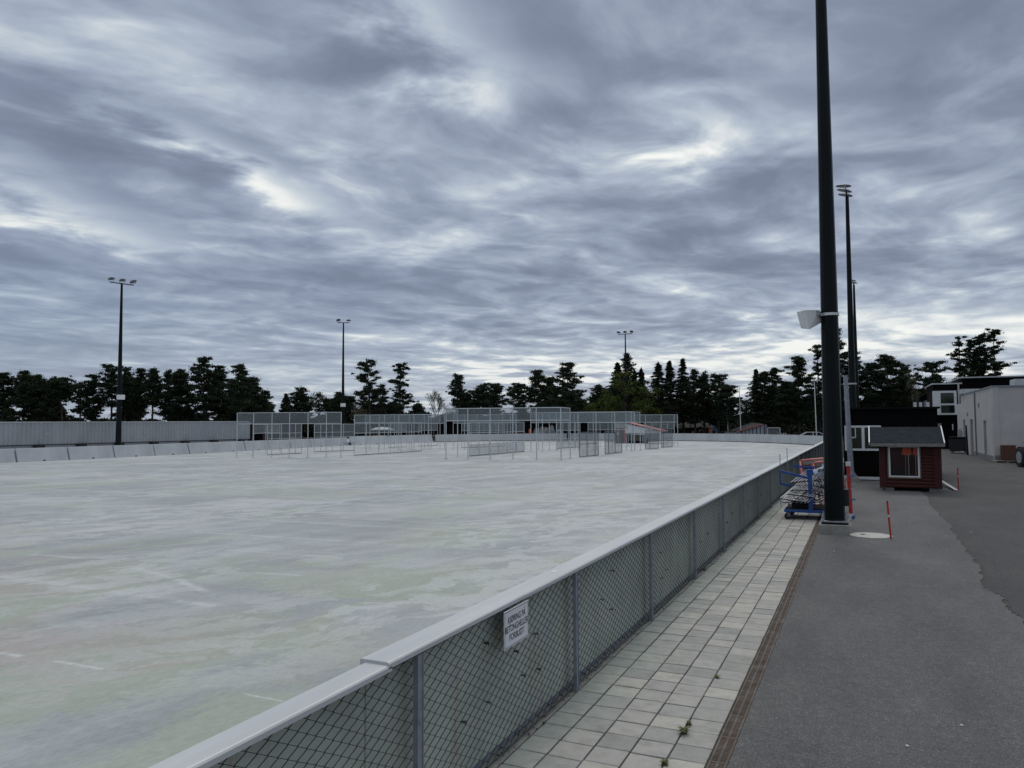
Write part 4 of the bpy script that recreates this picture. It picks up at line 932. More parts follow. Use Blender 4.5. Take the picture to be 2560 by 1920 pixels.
screen([1327,1356,1391,1445,1490,1537,1578,1586], 1127, 1127, 3.68, [MID], [(MID, 3.68)], 'long tall mesh screen right of the nearest one', r=.030)
screen([1346,1373,1436,1483,1530,1565,1600], 1124, 1126, 3.66, [MID], [(MID, 3.66)], 'second long tall screen close behind, ending left of the bench shelter', r=.026)
screen([1391,1407,1421,1438,1450], 1122.5, 1118.5, 2.70, [LOW,1.0], [(LOW, 2.70), (.05, 1.0)], 'low screen with floor panels right behind the nearest tall return', r=.024, bottom=True)
screen([1448,1467,1487,1495], 1144, 1139, 1.90, [1.0], [(.05, 1.90)], 'low dark meshed panel standing on the ice right of the tallest screen', r=.026, bottom=True, m='darkframe', netm='net2')
screen([1512,1521,1537,1554], 1136.5, 1132, 1.88, [1.05], [(.05, 1.88)], 'low dark meshed panel left of the bench shelter door', r=.026, bottom=True, m='darkframe', netm='net2')
screen([1613,1624,1645], 1124, 1122, 1.9, [1.0], [(.05, 1.9)], 'low meshed panel in front of the right end of the bench shelter', r=.024, bottom=True, m='darkframe', netm='net2')
screen([1653,1658,1680], 1119.5, 1117.5, 2.0, [1.0], [(.05, 2.0)], 'rightmost low meshed panel on the rink', r=.024, bottom=True, m='darkframe', netm='net2')
screen([1565,1600,1614,1653,1685.5,1694], 1116, 1115, 3.55, [MID], [(MID, 3.55)], 'rightmost tall mesh screen, ending over the white boards', r=.027)
screen([1470,1500,1520,1545,1570], 1117, 1115, 2.68, [LOW], [(LOW, 2.68)], 'low mesh screen behind the long tall screens', r=.022)
screen([1610,1630,1650,1668,1685], 1111, 1110, 2.75, [LOW], [(LOW, 2.75)], 'low mesh screen behind the rightmost tall screen', r=.020)
# bench shelter
Ys = gp(1548, 1108)[1]; 
def sxz(px, py, Y=None): p = aty(px, py, Y or Ys); return p[0], p[2]
bh = empty('bench_shelter', (0, Ys, 0), 0, 'white team bench shelter with sloping roof and red edged door on the rink', 'shelter')
x0_, zt_ = sxz(1538, 1056); x1_, _ = sxz(1562, 1056); x2_, zr_ = sxz(1656, 1079)
MB().box(x0_, x1_, 0, 2.2, 0, zt_-.1).build('end_wall', M['offwhite'], bh)
dx0, dz = sxz(1540, 1071); dx1, _ = sxz(1558, 1071)
dd = MB().box(dx0, dx1, -.05, 0, .05, dz).build('door', M['plaster2'], bh); mb = MB(); mb.box(dx0-.06, dx0, -.07, -.01, 0, dz+.06); mb.box(dx1, dx1+.06, -.07, -.01, 0, dz+.06); mb.box(dx0, dx1, -.07, -.01, dz, dz+.06); mb.build('door_frame', M['red'], bh)
MB().box(dx0+.15, dx0+.38, -.07, -.05, dz-.8, dz-.5).build('notice', M['white'], dd)
MB().prism([(x1_, zt_-.12), (x2_, zr_), (x2_, zr_-.08), (x1_, 1.12), ], 'y', 1.4, 1.6).build('back_panel', M['offwhite'], bh)
MB().prism([(x1_, zt_-.15), (x2_-.1, zr_), (x2_-.1, 1.3), (x1_, 1.3)], 'y', .02, .06).build('white_front_panel', M['white'], bh)
MB().prism([(x0_-.1, zt_-.1), (x1_, zt_), (x2_+.1, zr_+.02), (x2_+.1, zr_+.1), (x1_, zt_+.1), (x0_-.1, zt_)], 'y', -.2, 2.4).build('roof', M['redpale'], bh)
xe = sxz(1611, 1100)[0]
MB().box(x1_+.05, xe, .5, .9, .75, .82).box(x1_+.05, xe, .9, .95, .3, 1.1).build('bench', M['wood'], bh)
MB().box(x1_+.0, xe+.2, 1.0, 1.2, 0, .7).build('bench_back', M['black'], bh); MB().box(xe, x2_-.3, .0, .1, .2, 1.3).build('side_panel', M['net2'], bh)
for px in (1562, 1583, 1607, 1650): xx = sxz(px, 1100)[0]; MB().box(xx-.04, xx+.04, -.02, .05, 0, 1.4 if px > 1600 else 2.2).build('post', M['redpale'] if px == 1562 else M['offwhite'], bh)
# gazebo at left
Yg = gp(962, 1109)[1]
gz = empty('white_gazebo', (aty(962,1100,Yg)[0], Yg-.6, 0), R_(20), 'small white canopy with orange boards standing before the left barriers', 'canopy')
mb = MB(); mb.lathe([(1.65, 1.88), (1.6, 1.98), (.9, 2.22), (.05, 2.3)], 8); mb.build('roof', M['white'], gz)
for a in range(4):
    an = math.pi/4+a*math.pi/2; MB().tube([(1.35*math.cos(an), 1.35*math.sin(an), 0), (1.35*math.cos(an), 1.35*math.sin(an), 1.95)], .05, 6).build('post', M['fascia'], gz)
MB().box(-.9, -.2, -1.0, -.92, .1, 1.15).box(-.1, .9, -1.0, -.92, .1, 1.2).build('orange_board', M['poster2'], gz); MB().box(-.95, -.5, -1.06, -1.0, .2, .9).build('dark_board', M['purple'], gz)
# ------------------------------------------------------------------ things beyond the end boards
def px_box(name, px0_, px1_, ytop, Yd, depth, m, z0_=0, parent=None, ox=0, ybot=None):
    a = aty(px0_, ytop, Yd); b = aty(px1_, ytop, Yd); zb = z0_ if ybot is None else aty(px0_, ybot, Yd)[2]
    return MB().box(a[0]-ox, b[0]-ox, 0, depth, zb, (a[2]+b[2])/2).build(name, M[m], parent)
Yk = 134.0; ok = aty(1680,1070,Yk)[0]
kk = empty('red_kiosk', (ok, Yk, 0), 0, 'low dark red clubhouse with grey hipped roof beyond the white end boards', 'building')
w0 = aty(1692,1069,Yk); w1 = aty(1768,1069,Yk)
MB().box(w0[0]-ok-5, w1[0]-ok, .5, 7, 0, w0[2]).build('wall', M['redwall'], kk)
rt = aty(1745,1047,Yk+3)[2]; L0 = w0[0]-ok-6; L1 = w1[0]-ok+.5; zz = w0[2]
xr = aty(1745,1047,Yk+3)[0]-ok; zrid = aty(1700,1052.5,Yk+3)[2]
mb = MB(); mb.add([(L0,-.6,zz), (L1,-.6,zz), (L1,8,zz), (L0,8,zz), (L0,3,zrid), (xr-.8,3,zrid), (xr,3,rt)], [(0,1,6,5,4), (1,2,6), (2,3,4,5,6), (3,0,4)]); mb.build('roof', M['darkroof'], kk)
MB().box(L0, L1, -.62, -.5, zz-.12, zz).build('fascia', M['black'], kk)
a = aty(1746,1074,Yk); b = aty(1759,1086,Yk); wf = MB().box(a[0]-ok, b[0]-ok, .42, .5, b[2], a[2]).build('window', M['white'], kk); MB().box(a[0]-ok+.15, b[0]-ok-.15, .38, .42, b[2]+.1, a[2]-.15).build('pane', M['purple'], wf)
a = aty(1728,1078,Yk); b = aty(1738,1090,Yk); MB().box(a[0]-ok, b[0]-ok, .3, .5, 0, a[2]).build('white_cabinet', M['white'], kk)
a = aty(1706,1072,Yk); MB().box(a[0]-ok-.1, a[0]-ok+.15, -.4, -.2, 0, zz).build('porch_post', M['offwhite'], kk)
ps = empty('poster_stand', (aty(1771,1070,Yk-2)[0], Yk-2, 0), 0, 'orange and blue advertising boards right of the red clubhouse', 'boards')
xx0 = ps.location.x; xA = aty(1782,1070,Yk-2)[0]-xx0; xB = aty(1794,1070,Yk-2)[0]-xx0; zA = aty(1785,1070,Yk-2)[2]
MB().box(0, xA, 0, .12, .2, zA).build('orange_board', M['poster2'], ps); MB().box(xA+.02, xB, 0, .12, .2, zA).build('blue_board', M['poster'], ps); MB().box(xA*.55, xA*.8, -.02, 0, 1.0, zA-.4).box(xA+.3, xA+.6, -.02, 0, zA-.9, zA-.5).build('white_mark', M['white'], ps)
# mono-pitch shed
Ym = 122.0; om = aty(1812,1080,Ym)[0]; ms = empty('lean_to_shed', (om, Ym, 0), 0, 'shed with steep single pitch roof and pale glazed side beyond the end boards', 'shed')
xe_ = aty(1910,1060,Ym)[0]-om; zh = aty(1910,1060,Ym)[2]; zl = aty(1812,1079,Ym)[2]; xm_ = aty(1845,1079,Ym)[0]-om
n = 7
for k in range(n):
    a = xm_+(xe_-xm_)*k/n; b = xm_+(xe_-xm_)*(k+1)/n; f = lambda x: zl+(zh-zl)*max(0, (x-xm_))/(xe_-xm_)
    MB().prism([(a+.06, .3), (b-.06, .3), (b-.06, f(b)-.12), (a+.06, f(a)-.12)], 'y', 0, .08).build('glazed_panel', M['poly'], ms)
    MB().box(b-.06, b+.06, -.03, .1, 0, f(b)-.1).build('mullion', M['purple'], ms)
MB().box(0, xm_, 0, 3, 0, zl-.1).build('low_wall', M['poly'], ms)
xt = aty(1880,1058,Ym+4)[0]-om; ztp = aty(1880,1058.5,Ym+4)[2]
mb = MB(); mb.add([(-.3,-.3,zl), (xm_,-.3,zl), (xe_,-.3,zh), (xt,4,ztp+.15), (xt-.5,4,ztp+.15), (-.1,4,zl+.1)], [(0,1,2,3,4,5)]); mb.build('roof', M['darkroof'], ms); mb = MB(); mb.bar((xm_-.1,-.34,zl-.03), (xe_,-.34,zh-.03), .06, .14); mb.build('red_verge', M['redpale'], ms)
MB().box(xe_-.1, xe_, .1, 4, 0, zh-.1).build('end_wall', M['poly'], ms)
# framed net box
Yn = 110.0; on = aty(1919,1070,Yn)[0]; fb = empty('framed_net_goal', (on, Yn, 0), 0, 'white framed netted goal standing behind the end boards', 'goal')
xw = aty(1950,1070,Yn)[0]-on; zn = aty(1935,1069.5,Yn)[2]
mb = MB(); mb.bar((0,0,0), (0,0,zn), .12); mb.bar((xw,0,0), (xw,0,zn), .12); mb.bar((0,0,zn), (xw,0,zn), .12); mb.build('frame', M['offwhite'], fb); MB().add([(0,.1,.0), (xw,.1,0), (xw,.1,zn), (0,.1,zn)], [(0,1,2,3)]).add([(0,1,0), (xw,1,0), (xw,.1,zn), (0,.1,zn)], [(0,1,2,3)]).build('net', M['net'], fb)
# parked white car
xc_, yc_ = dep(2033, 97); ca = empty('parked_car', (xc_+.1, yc_, 0), R_(10), 'white car parked behind the end boards, only its roof showing', 'car')
zc_ = upz(2033, 1080, xc_, yc_)
prof = [(-2.1,.3), (2.1,.3), (2.15,.8), (1.3,.95), (.6,zc_-.02), (-.9,zc_), (-1.8,.98), (-2.15,.85)]
MB().prism([p for p in prof[:3]]+[(1.3,.92), (-1.8,.95), (-2.15,.85)], 'y', -.9, .9).build('body', M['carwhite'], ca, bevel=.08, seg=2)
MB().prism([(1.2,.90), (.55,zc_-.06), (-.9,zc_-.05), (-1.7,.93)], 'y', -.72, .72).build('glasshouse', M['glass'], ca, bevel=.05)
mb = MB(); mb.prism([(.6,zc_-.05), (.45,zc_), (-.85,zc_+.01), (-1.0,zc_-.05)], 'y', -.74, .74); 
for (a, b) in (((1.25,.9),(.55,zc_-.03)), ((-.2,.9),(-.25,zc_-.03)), ((-1.75,.93),(-.95,zc_-.03))):
    for yy in (-.75, .75): mb.bar((a[0], yy, a[1]), (b[0], yy*.98, b[1]), .08)
mb.build('roof', M['carwhite'], ca)
for x in (-1.35, 1.3):
    for y in (-.85, .85): MB().lathe([(.33,-.1), (.33,.1)], 18, Matrix.Translation((x, y, .33)) @ Matrix.Rotation(R_(90), 4, 'X')).build('wheel', M['rubber'], ca)
# flagpoles
for (pb_, pt, yb2, yt, D_, lab) in ((1820,1814,1076,983,125,'shorter white flagpole left of the lean-to shed'), (1852,1849,1085,966,118,'tall white flagpole in front of the lean-to shed'), (2041,2036,1080,950,94,'white flagpole rising behind the parked car')):
    x, y = dep(pb_, D_); z_ = upz(pt, yt, x, y); fp = empty('flagpole', (x, y, 0), 0, lab, 'flagpole', 'flagpoles beyond the end boards')
    MB().tube([(0,0,0), (-.12,0,z_)], [.075,.04], 8).build('pole', M['white'], fp); MB().lathe([(.02,0), (.09,.06), (.09,.12), (.02,.18)], 8, Matrix.Translation((-.12,0,z_))).build('finial', M['offwhite'], fp)
# low red wall, cone, pale mound, dark sheds
Yr = 122
a = aty(1258,1078,Yr); b = aty(1322,1078,Yr)
o = MB().box(a[0], b[0], Yr, Yr+.3, .2, a[2]).box(a[0], a[0]+.2, Yr+.05, Yr+.25, 0, .2).box(b[0]-.2, b[0], Yr+.05, Yr+.25, 0, .2).build('red_barrier', M['redwall']); tag(o, 'low dark red barrier beyond the middle of the end boards', 'barrier')
x, y = dep(1325, 122); zc2 = upz(1325, 1074, x, y); o = MB().lathe([(.32,0), (.30,.1), (.22,.9), (.24,zc2-.1), (.05,zc2+.2)], 10).build('orange_drum', M['orange']); o.location = (x, y, 0); tag(o, 'bright orange drum at the right end of the low red barrier', 'drum')
mds = [(1341,1073,.75), (1352,1071,.9), (1363,1069,.8), (1378,1066,.7), (1398,1074,.8)]
mb = MB(); x0m, y0m = dep(1362, 123)
for px, py, r in mds:
    x, y = dep(px, 123); z_ = upz(px, py, x, y)
    vs = []; nn = 9
    for j in range(5):
        for i in range(nn): a_ = 6.283*i/nn; b_ = math.pi/2*j/4; q_ = 1+random.uniform(-.2,.2); vs.append((x-x0m+r*q_*math.cos(a_)*math.cos(b_), y-y0m+r*q_*math.sin(a_)*math.cos(b_), z_*math.sin(b_)*q_))
    mb.add(vs, [(j*nn+i, j*nn+(i+1) % nn, (j+1)*nn+(i+1) % nn, (j+1)*nn+i) for j in range(4) for i in range(nn)])
o = mb.build('pale_mound', M['mound']); o.location = (x0m, y0m, 0); tag(o, 'pale lumpy mound showing over the end boards behind the tallest screen', 'mound')
x, y = dep(1140, 128); o = MB().box(-5, 7, 0, 4, 0, 3.1).box(-5.2, 7.2, -.3, 4.2, 3.1, 3.25).box(-3.5, -2.4, -.04, 0, 0, 2.1).build('dark_shed', M['black']); o.location = (x, y, 0); tag(o, 'low black shed behind the gap between the barriers and the end boards', 'shed')
x, y = dep(655, 118); o = MB().box(-3.6, 1.6, 0, 3, 0, 2.6).box(-3.8, 1.8, -.2, 3.2, 2.6, 2.72).build('dark_shed', M['black']); o.location = (x, y, 0); tag(o, 'black shed just right of the end of the corrugated wall', 'shed')
x, y = dep(1410, 130); o = MB().box(-7, 9, 0, 3, 0, 2.9).box(-7.2, 9.2, -.3, 3.2, 2.9, 3.0).build('dark_shed', M['black']); o.location = (x, y, 0); tag(o, 'wide dark shed behind the pale mound under the trees', 'shed')
# ------------------------------------------------------------------ trees
def leafmesh(pads, size, name, m, parent, shape=.4):
    # pads: list of (x,y,z,rx,rz,n)
    C = []; 
    for (x, y, z, rx, rz, n) in pads:
        p = rng.normal(size=(n, 3)); p /= (np.linalg.norm(p, axis=1, keepdims=True)+1e-9); p *= np.abs(rng.normal(size=(n, 1)))*.62+.12
        p[:, 0] *= rx; p[:, 1] *= rx; p[:, 2] *= rz; C.append(p+np.array([x, y, z]))
    C = np.concatenate(C); n = len(C)
    a = rng.normal(size=(n, 3)); a /= np.linalg.norm(a, axis=1, keepdims=True); b = rng.normal(size=(n, 3)); b -= a*(a*b).sum(1, keepdims=True); b /= np.linalg.norm(b, axis=1, keepdims=True)
    s_ = size*(.6+.8*rng.random((n, 1)))
    V = np.stack([C-a*s_*.5, C+a*s_*.5+b*s_*.15, C+b*s_*.75], 1).reshape(-1, 3)
    me = bpy.data.meshes.new(name); me.vertices.add(3*n); me.vertices.foreach_set('co', V.ravel()); me.loops.add(3*n); me.loops.foreach_set('vertex_index', np.arange(3*n)); me.polygons.add(n); me.polygons.foreach_set('loop_start', np.arange(0, 3*n, 3)); me.polygons.foreach_set('loop_total', np.full(n, 3)); me.update(calc_edges=True)
    me.materials.append(m); o = bpy.data.objects.new(name, me); COL.objects.link(o)
    if parent: o.parent = parent
    return o
def conifer(H, hw, base, style, lean=0, dens=1.0, seed=0):
    """returns pads list and limb tubes; hw half width of crown in m, base: height where foliage starts"""
    rd = random.Random(seed); pads = []; mb = MB(); lx = lean
    def tx_(z): return (lx*(max(0, z)/H)**1.5, 0)
    nseg = 7; pts = [(tx_(H*k/nseg)[0]+rd.uniform(-.06,.06), rd.uniform(-.06,.06), H*k/nseg) for k in range(nseg+1)]
    r0 = .13+H*.008; mb.tube(pts, [r0*(1-.88*k/nseg) for k in range(nseg+1)], 6)
    z = base; ch = H-base
    while z < H*.985:
        u = (z-base)/ch
        if style == 'spruce': prof = (1-u)**.85; step = .042*ch; nb = 6
        elif style == 'pine': prof = (min(1, .55+u*1.6) if u < .3 else 1.0-(u-.3)**1.5*1.45); step = .06*ch; nb = 6
        elif style == 'flat': prof = (.5+u*.8 if u < .55 else 1.0-(u-.55)**1.3*1.6); step = .075*ch; nb = 6
        elif style == 'open': prof = (1.0-.6*u)*(.8+.35*math.sin(u*17+seed)); step = .095*ch; nb = 5
        else: prof = (1-u)**.65*.95+.08; step = .055*ch; nb = 7
        prof = max(.10, prof)
        a0 = rd.random()*6.28
        for k in range(nb):
            a = a0+6.283*k/nb+rd.uniform(-.5,.5); L = hw*prof*rd.uniform(.5, 1.25); tilt = (-.12 if style == 'spruce' else rd.uniform(.05,.45))
            if style != 'spruce' and rd.random() < .12: continue
            zz = max(.4, min(H*.97, z+rd.uniform(-1.1,1.1)*step)) if style != 'spruce' else z+rd.uniform(-.4,.4)*step; bx0, _ = tx_(zz)
            ex = bx0+L*math.cos(a); ey = L*math.sin(a); ez = zz+L*tilt
            mb.tube([(bx0,0,zz), (bx0+L*.5*math.cos(a), L*.5*math.sin(a), zz+L*tilt*.35), (ex,ey,ez)], [.05,.035,.015], 4, caps=False)
            if style == 'spruce':
                for q in range(4):
                    f = (q+.8)/4.2; pads.append((bx0+L*f*math.cos(a), L*f*math.sin(a), zz+L*tilt*f-.05*ch*.3*f, .14+.17*L*(1-f*.4), .13, int(34*dens)))
            else:
                npd = max(2, int(L/.62)+1)
                for q in range(npd):
                    f = .30+.78*(q+rd.random())/npd
                    r_ = rd.uniform(.30,.70)*(.55+.11*hw) ; pads.append((bx0+L*f*math.cos(a)+rd.uniform(-.3,.3), L*f*math.sin(a)+rd.uniform(-.3,.3), zz+L*tilt*f+rd.uniform(-.1,.25), r_, r_*rd.uniform(.28,.52), int(150*dens*r_*r_/.3)))
        z += step*rd.uniform(.8,1.2)
    tx0 = tx_(H)[0]; pads.append((tx0,0,H-.2,.13,.3,int(26*dens))); pads.append((tx0+rd.uniform(-.2,.2),0,H-.7,.32,.3,int(50*dens))); pads.append((tx0+rd.uniform(-.3,.3),0,H-1.1,.5,.35,int(60*dens)))
    return pads, mb
def broad(H, hw, base, dens, seed):
    rd = random.Random(seed); pads = []; mb = MB(); mb.tube([(0,0,0), (.1,0,H*.4), (-.1,.1,H*.9)], [.28,.2,.04], 7)
    for k in range(46):
        u = rd.random(); z = base+(H-base)*u; pr = math.sin(math.pi*min(1, .18+u*.80))**.7; a = rd.random()*6.28; rr = hw*pr*rd.uniform(.3,1)
        x, y = rr*math.cos(a), rr*math.sin(a); mb.tube([(0,0,max(.8, z-rr*.8)), (x*.6,y*.6,z-.3), (x,y,z)], [.07,.04,.01], 4, caps=False)
        r_ = rd.uniform(.5,1.0); pads.append((x, y, z, r_, r_*.65, int(110*dens)))
    return pads, mb
def bare(H, hw, seed, droop=False):
    rd = random.Random(seed); mb = MB(); tips = []
    def br(p, d, L, r, lv):
        q = [Vector(p)]; dd = Vector(d)
        for k in range(3):
            dd = (dd+Vector((rd.uniform(-.16,.16), rd.uniform(-.16,.16), (-.22 if droop and lv > 2 else .05)))).normalized(); q.append(q[-1]+dd*L/3)
        mb.tube(q, [r, r*.85, r*.7, r*.5], 4 if lv > 1 else 6, caps=False)
        if lv >= 5: tips.append(q[-1]); return
        nb = 4 if 1 < lv < 4 else 3
        for k in range(nb):
            ax = Vector((rd.uniform(-1,1), rd.uniform(-1,1), rd.uniform(-.3,.5))).normalized(); nd = (dd*1.0+ax*(.75 if lv else .55)).normalized()
            br(q[-1] if k else q[-2], nd, L*rd.uniform(.62,.82), max(.017, r*.55), lv+1)
    br((0,0,0), (0,0,1), H*.26, .18, 0)
    # fit to size
    vs = np.array(mb.v); top = vs[:, 2].max(); wx = np.abs(vs[:, :2]).max(); vs[:, 2] *= H/top; vs[:, :2] *= hw/wx; mb.v = [tuple(v) for v in vs]
    return mb, [Vector((t.x*hw/wx, t.y*hw/wx, t.z*H/top)) for t in tips]
tsd = 100
def tree(px, top, hwp, D_, style, base_y, label, lean=0, dens=1.0, mat=None, kind='pine_tree', z0=0):
    global tsd; tsd += 1
    x, y = dep(px, D_); H = upz(px, top, x, y); hw = hwp/F*D_*({'spruce': 2.1, 'dense': 1.3, 'broad': 1.2}.get(style, 1.15)); b = max(.6, upz(px, base_y, x, y))
    lab = label; e = empty(kind, (x, y, 0), random.random()*.6-.3+YAW, lab, 'tree', 'trees round the rink')
    if style == 'broad': pads, mb = broad(H, hw, b, dens, tsd)
    elif style in ('bare', 'birch'):
        mb, tips = bare(H, hw, tsd, style == 'birch'); mb.build('trunk', M['birchbark'], e)
        leafmesh([(t.x, t.y, t.z, .35, .3, 2) for t in tips], .16, 'crown', M['dry'], e); return e
    else: pads, mb = conifer(H, hw, b, style, lean/F*D_, dens, tsd)
    mb.build('trunk', M['bark'], e)
    leafmesh(pads, .19, 'crown', mat or (M['spruce'] if style == 'spruce' else M['pine']), e)
    return e
T = tree
T(6, 934, 38, 112, 'pine', 1030, 'dark pine cut by the left edge of the photo', dens=.9)
T(58, 927, 26, 118, 'pine', 1010, 'pine with a thin leader at its top, second from the left edge')
T(85, 942, 40, 110, 'dense', 1045, 'broad dense conifer right of the pine with the thin leader', dens=1.1)
T(120, 956, 26, 114, 'pine', 1040, 'small topped pine left of the first gap of sky', dens=.9)
T(160, 950, 38, 104, 'flat', 1000, 'flat topped pine with a leaning reddish trunk', lean=-18, dens=.9)
T(140, 1000, 20, 120, 'spruce', 1050, 'short dark spruce under the flat topped pine', kind='spruce_tree')
T(200, 958, 26, 116, 'open', 1040, 'sparse pine right of the flat topped pine')
T(232, 938, 30, 110, 'pine', 1045, 'pine with thin bare twigs sticking out of its top', dens=1.1)
T(278, 912, 30, 108, 'flat', 1020, 'open crowned pine just right of the first mast', dens=.9)
T(312, 918, 22, 116, 'pine', 1030, 'narrow pine right behind the first mast')
T(330, 945, 34, 120, 'dense', 1045, 'dense conifer low to the right of the first mast', dens=1.1)
T(350, 921, 20, 112, 'pine', 1035, 'pine with a pointed tip, first of a pair with bare trunks')
T(380, 922, 22, 106, 'pine', 1015, 'pine with a pointed tip, second of a pair with bare trunks')
T(420, 928, 20, 112, 'pine', 1045, 'slim pine joined to a broad dark one on its right')
T(445, 925, 34, 108, 'dense', 1050, 'broad dark round topped conifer left of the tallest left tree', dens=1.2)
T(508, 892, 40, 106, 'pine', 1040, 'tallest conifer of the left wood, with long upper branches', dens=1.25)
T(545, 915, 28, 112, 'dense', 1045, 'conifer leaning on the right of the tallest left tree')
T(600, 912, 30, 104, 'pine', 1020, 'rounded pine standing apart at the right of the left wood', dens=1.1)
T(625, 945, 36, 110, 'dense', 1050, 'dense sloping conifer just below the rounded pine', dens=1.3)
T(578, 950, 26, 116, 'dense', 1050, 'low dark conifer left of the rounded pine')
T(660, 982, 26, 108, 'open', 1040, 'ragged low conifer ending the left wood')
T(715, 984, 13, 135, 'spruce', 1050, 'small thin spruce standing alone in the gap', kind='spruce_tree')
T(752, 972, 28, 128, 'pine', 1050, 'bushy pine right of the small thin spruce', dens=1.1)
T(797, 985, 22, 132, 'broad', 1030, 'loose grey green tree left of the second mast', mat=M['sage'], kind='leafy_tree', dens=.5)
T(828, 1000, 22, 128, 'flat', 1040, 'low pine with a spreading branch, left of the second mast')
T(850, 980, 20, 124, 'pine', 1045, 'dark pine directly behind the second mast')
T(874, 992, 20, 130, 'pine', 1050, 'low pine right of the second mast')
T(893, 996, 24, 126, 'birch', 1030, 'pale bare weeping birch right of the second mast', kind='birch_tree')
T(926, 897, 42, 122, 'open', 1025, 'tall ragged pine leaning left with a layered crown', lean=-10, dens=1.35)
T(952, 962, 30, 128, 'open', 1045, 'shorter dark conifer between the two tall ragged pines', dens=1.2)
T(1000, 908, 32, 122, 'open', 1030, 'tall layered pine, right one of the two ragged pines', dens=1.4)
T(1084, 974, 44, 128, 'bare', 1030, 'wide bare leafless tree with fine twigs', kind='bare_tree')
T(1045, 1012, 16, 122, 'pine', 1060, 'small dark bush-like pine under the bare tree')
T(1144, 936, 19, 122, 'pine', 1015, 'slender column shaped pine right of the bare tree', dens=1.2)
T(1164, 985, 27, 124, 'dense', 1055, 'dark low conifer at the foot of the slender column pine', dens=1.2)
T(1205, 962, 30, 124, 'flat', 1035, 'wide flat crowned pine right of the small gap', dens=1.2)
T(1238, 960, 26, 126, 'pine', 1045, 'pine with a nub top joined to the wide flat crowned one', dens=1.1)
T(1297, 960, 28, 124, 'flat', 1045, 'round topped pine between two gaps in the middle', dens=1.2)
T(1346, 926, 28, 124, 'pine', 1040, 'tall pine with an open spiky top near the middle', dens=1.1)
T(1375, 945, 28, 128, 'dense', 1050, 'dark pine filling between two taller ones near the middle', dens=1.2)
T(1420, 908, 34, 120, 'pine', 1045, 'tall layered dark pine left of the bright green tree', dens=1.35)
T(1448, 985, 22, 118, 'open', 1050, 'low branch spreading conifer beside the tall layered dark pine')
T(1500, 962, 26, 128, 'pine', 1045, 'pine poking out left of the bright green tree')
T(1512, 985, 38, 124, 'broad', 1050, 'low green leafy tree left of the third mast', mat=M['green'], kind='leafy_tree', dens=1.2)
T(1570, 882, 24, 134, 'pine', 1000, 'tall conifer exactly behind the third mast')
T(1545, 905, 22, 136, 'spruce', 1010, 'conifer shoulder left of the third mast', kind='spruce_tree', dens=1.4)
T(1562, 930, 56, 126, 'broad', 1055, 'big bright green tree around the third mast', mat=M['green'], kind='leafy_tree', dens=1.7)
T(1562, 960, 50, 133, 'dense', 1060, 'dark conifer mass behind the big bright green tree', dens=1.5)
T(1588, 923, 14, 138, 'spruce', 1030, 'small spruce tip right of the third mast', kind='spruce_tree')
T(1605, 918, 15, 132, 'spruce', 1035, 'pointed spruce between the green tree and the three spruces', kind='spruce_tree')
T(1622, 955, 24, 126, 'broad', 1050, 'narrow green leafy tree at the right of the big green one', mat=M['green'], kind='leafy_tree', dens=.9)
T(1648, 904, 25, 128, 'spruce', 1050, 'first of three tall pointed spruces', kind='spruce_tree', dens=1.3)
T(1676, 901, 24, 132, 'spruce', 1050, 'second of three tall pointed spruces', kind='spruce_tree', dens=1.1)
T(1709, 896, 23, 130, 'spruce', 1050, 'third and tallest of three pointed spruces', kind='spruce_tree', dens=1.3)
T(1737, 923, 24, 128, 'pine', 1050, 'pine just right of the three pointed spruces', dens=1.2)
T(1761, 930, 22, 130, 'dense', 1050, 'dense pine above the red clubhouse roof', dens=1.2)
T(1797, 937, 24, 126, 'flat', 1040, 'bushy crowned pine right above the advertising boards', dens=1.2)
T(1825, 965, 28, 122, 'flat', 1050, 'lower spreading pine at the left of the deepest gap', dens=1.2)
T(1868, 1000, 26, 140, 'broad', 1060, 'low pale leafy tree at the bottom of the deepest gap', mat=M['sage'], kind='leafy_tree')
T(1893, 923, 22, 126, 'spruce', 1045, 'open spruce right of the deepest gap', kind='spruce_tree', dens=.9)
T(1915, 930, 24, 128, 'pine', 1050, 'pine between the open spruce and the big round pine', dens=1.2)
T(1938, 920, 24, 130, 'pine', 1050, 'second pine left of the big round pine', dens=1.2)
T(1998, 893, 42, 120, 'pine', 1050, 'big round crowned pine left of the foreground pole', dens=1.6)
T(1968, 960, 34, 124, 'dense', 1060, 'dark lower conifer below left of the big round pine', dens=1.3)
T(2048, 862, 28, 124, 'open', 1030, 'ragged pine just left of the foreground pole', dens=1.4)
T(2098, 820, 32, 122, 'open', 1010, 'tallest pine, between the foreground pole and the next mast', dens=1.6)
T(2130, 868, 40, 126, 'pine', 1050, 'dark pine behind the mid distance masts', dens=1.4)
T(2172, 908, 30, 124, 'flat', 1040, 'layered pine right of the mid distance masts', dens=1.1)
T(2222, 889, 50, 118, 'pine', 1040, 'broad dark pine above the black shed', dens=1.6)
T(2262, 912, 26, 122, 'flat', 1010, 'pine tuft on the right shoulder of the broad dark pine')
T(2282, 928, 20, 116, 'birch', 1020, 'pale bare birch between two pines above the black shed', kind='birch_tree')
T(2240, 965, 50, 126, 'dense', 1060, 'low dark conifer below the broad dark pine', dens=1.4)
T(2335, 907, 42, 110, 'open', 1000, 'spreading layered pine left of the white bay', dens=1.4)
T(2404, 840, 28, 128, 'open', 960, 'leftmost of the four tall pines above the dark roof', dens=1.1)
T(2432, 848, 22, 132, 'pine', 960, 'second of the four tall pines above the dark roof')
T(2456, 837, 26, 130, 'pine', 960, 'third of the four tall pines above the dark roof', dens=1.1)
T(2492, 822, 34, 126, 'open', 960, 'rightmost and tallest of the four pines above the dark roof', dens=1.4)
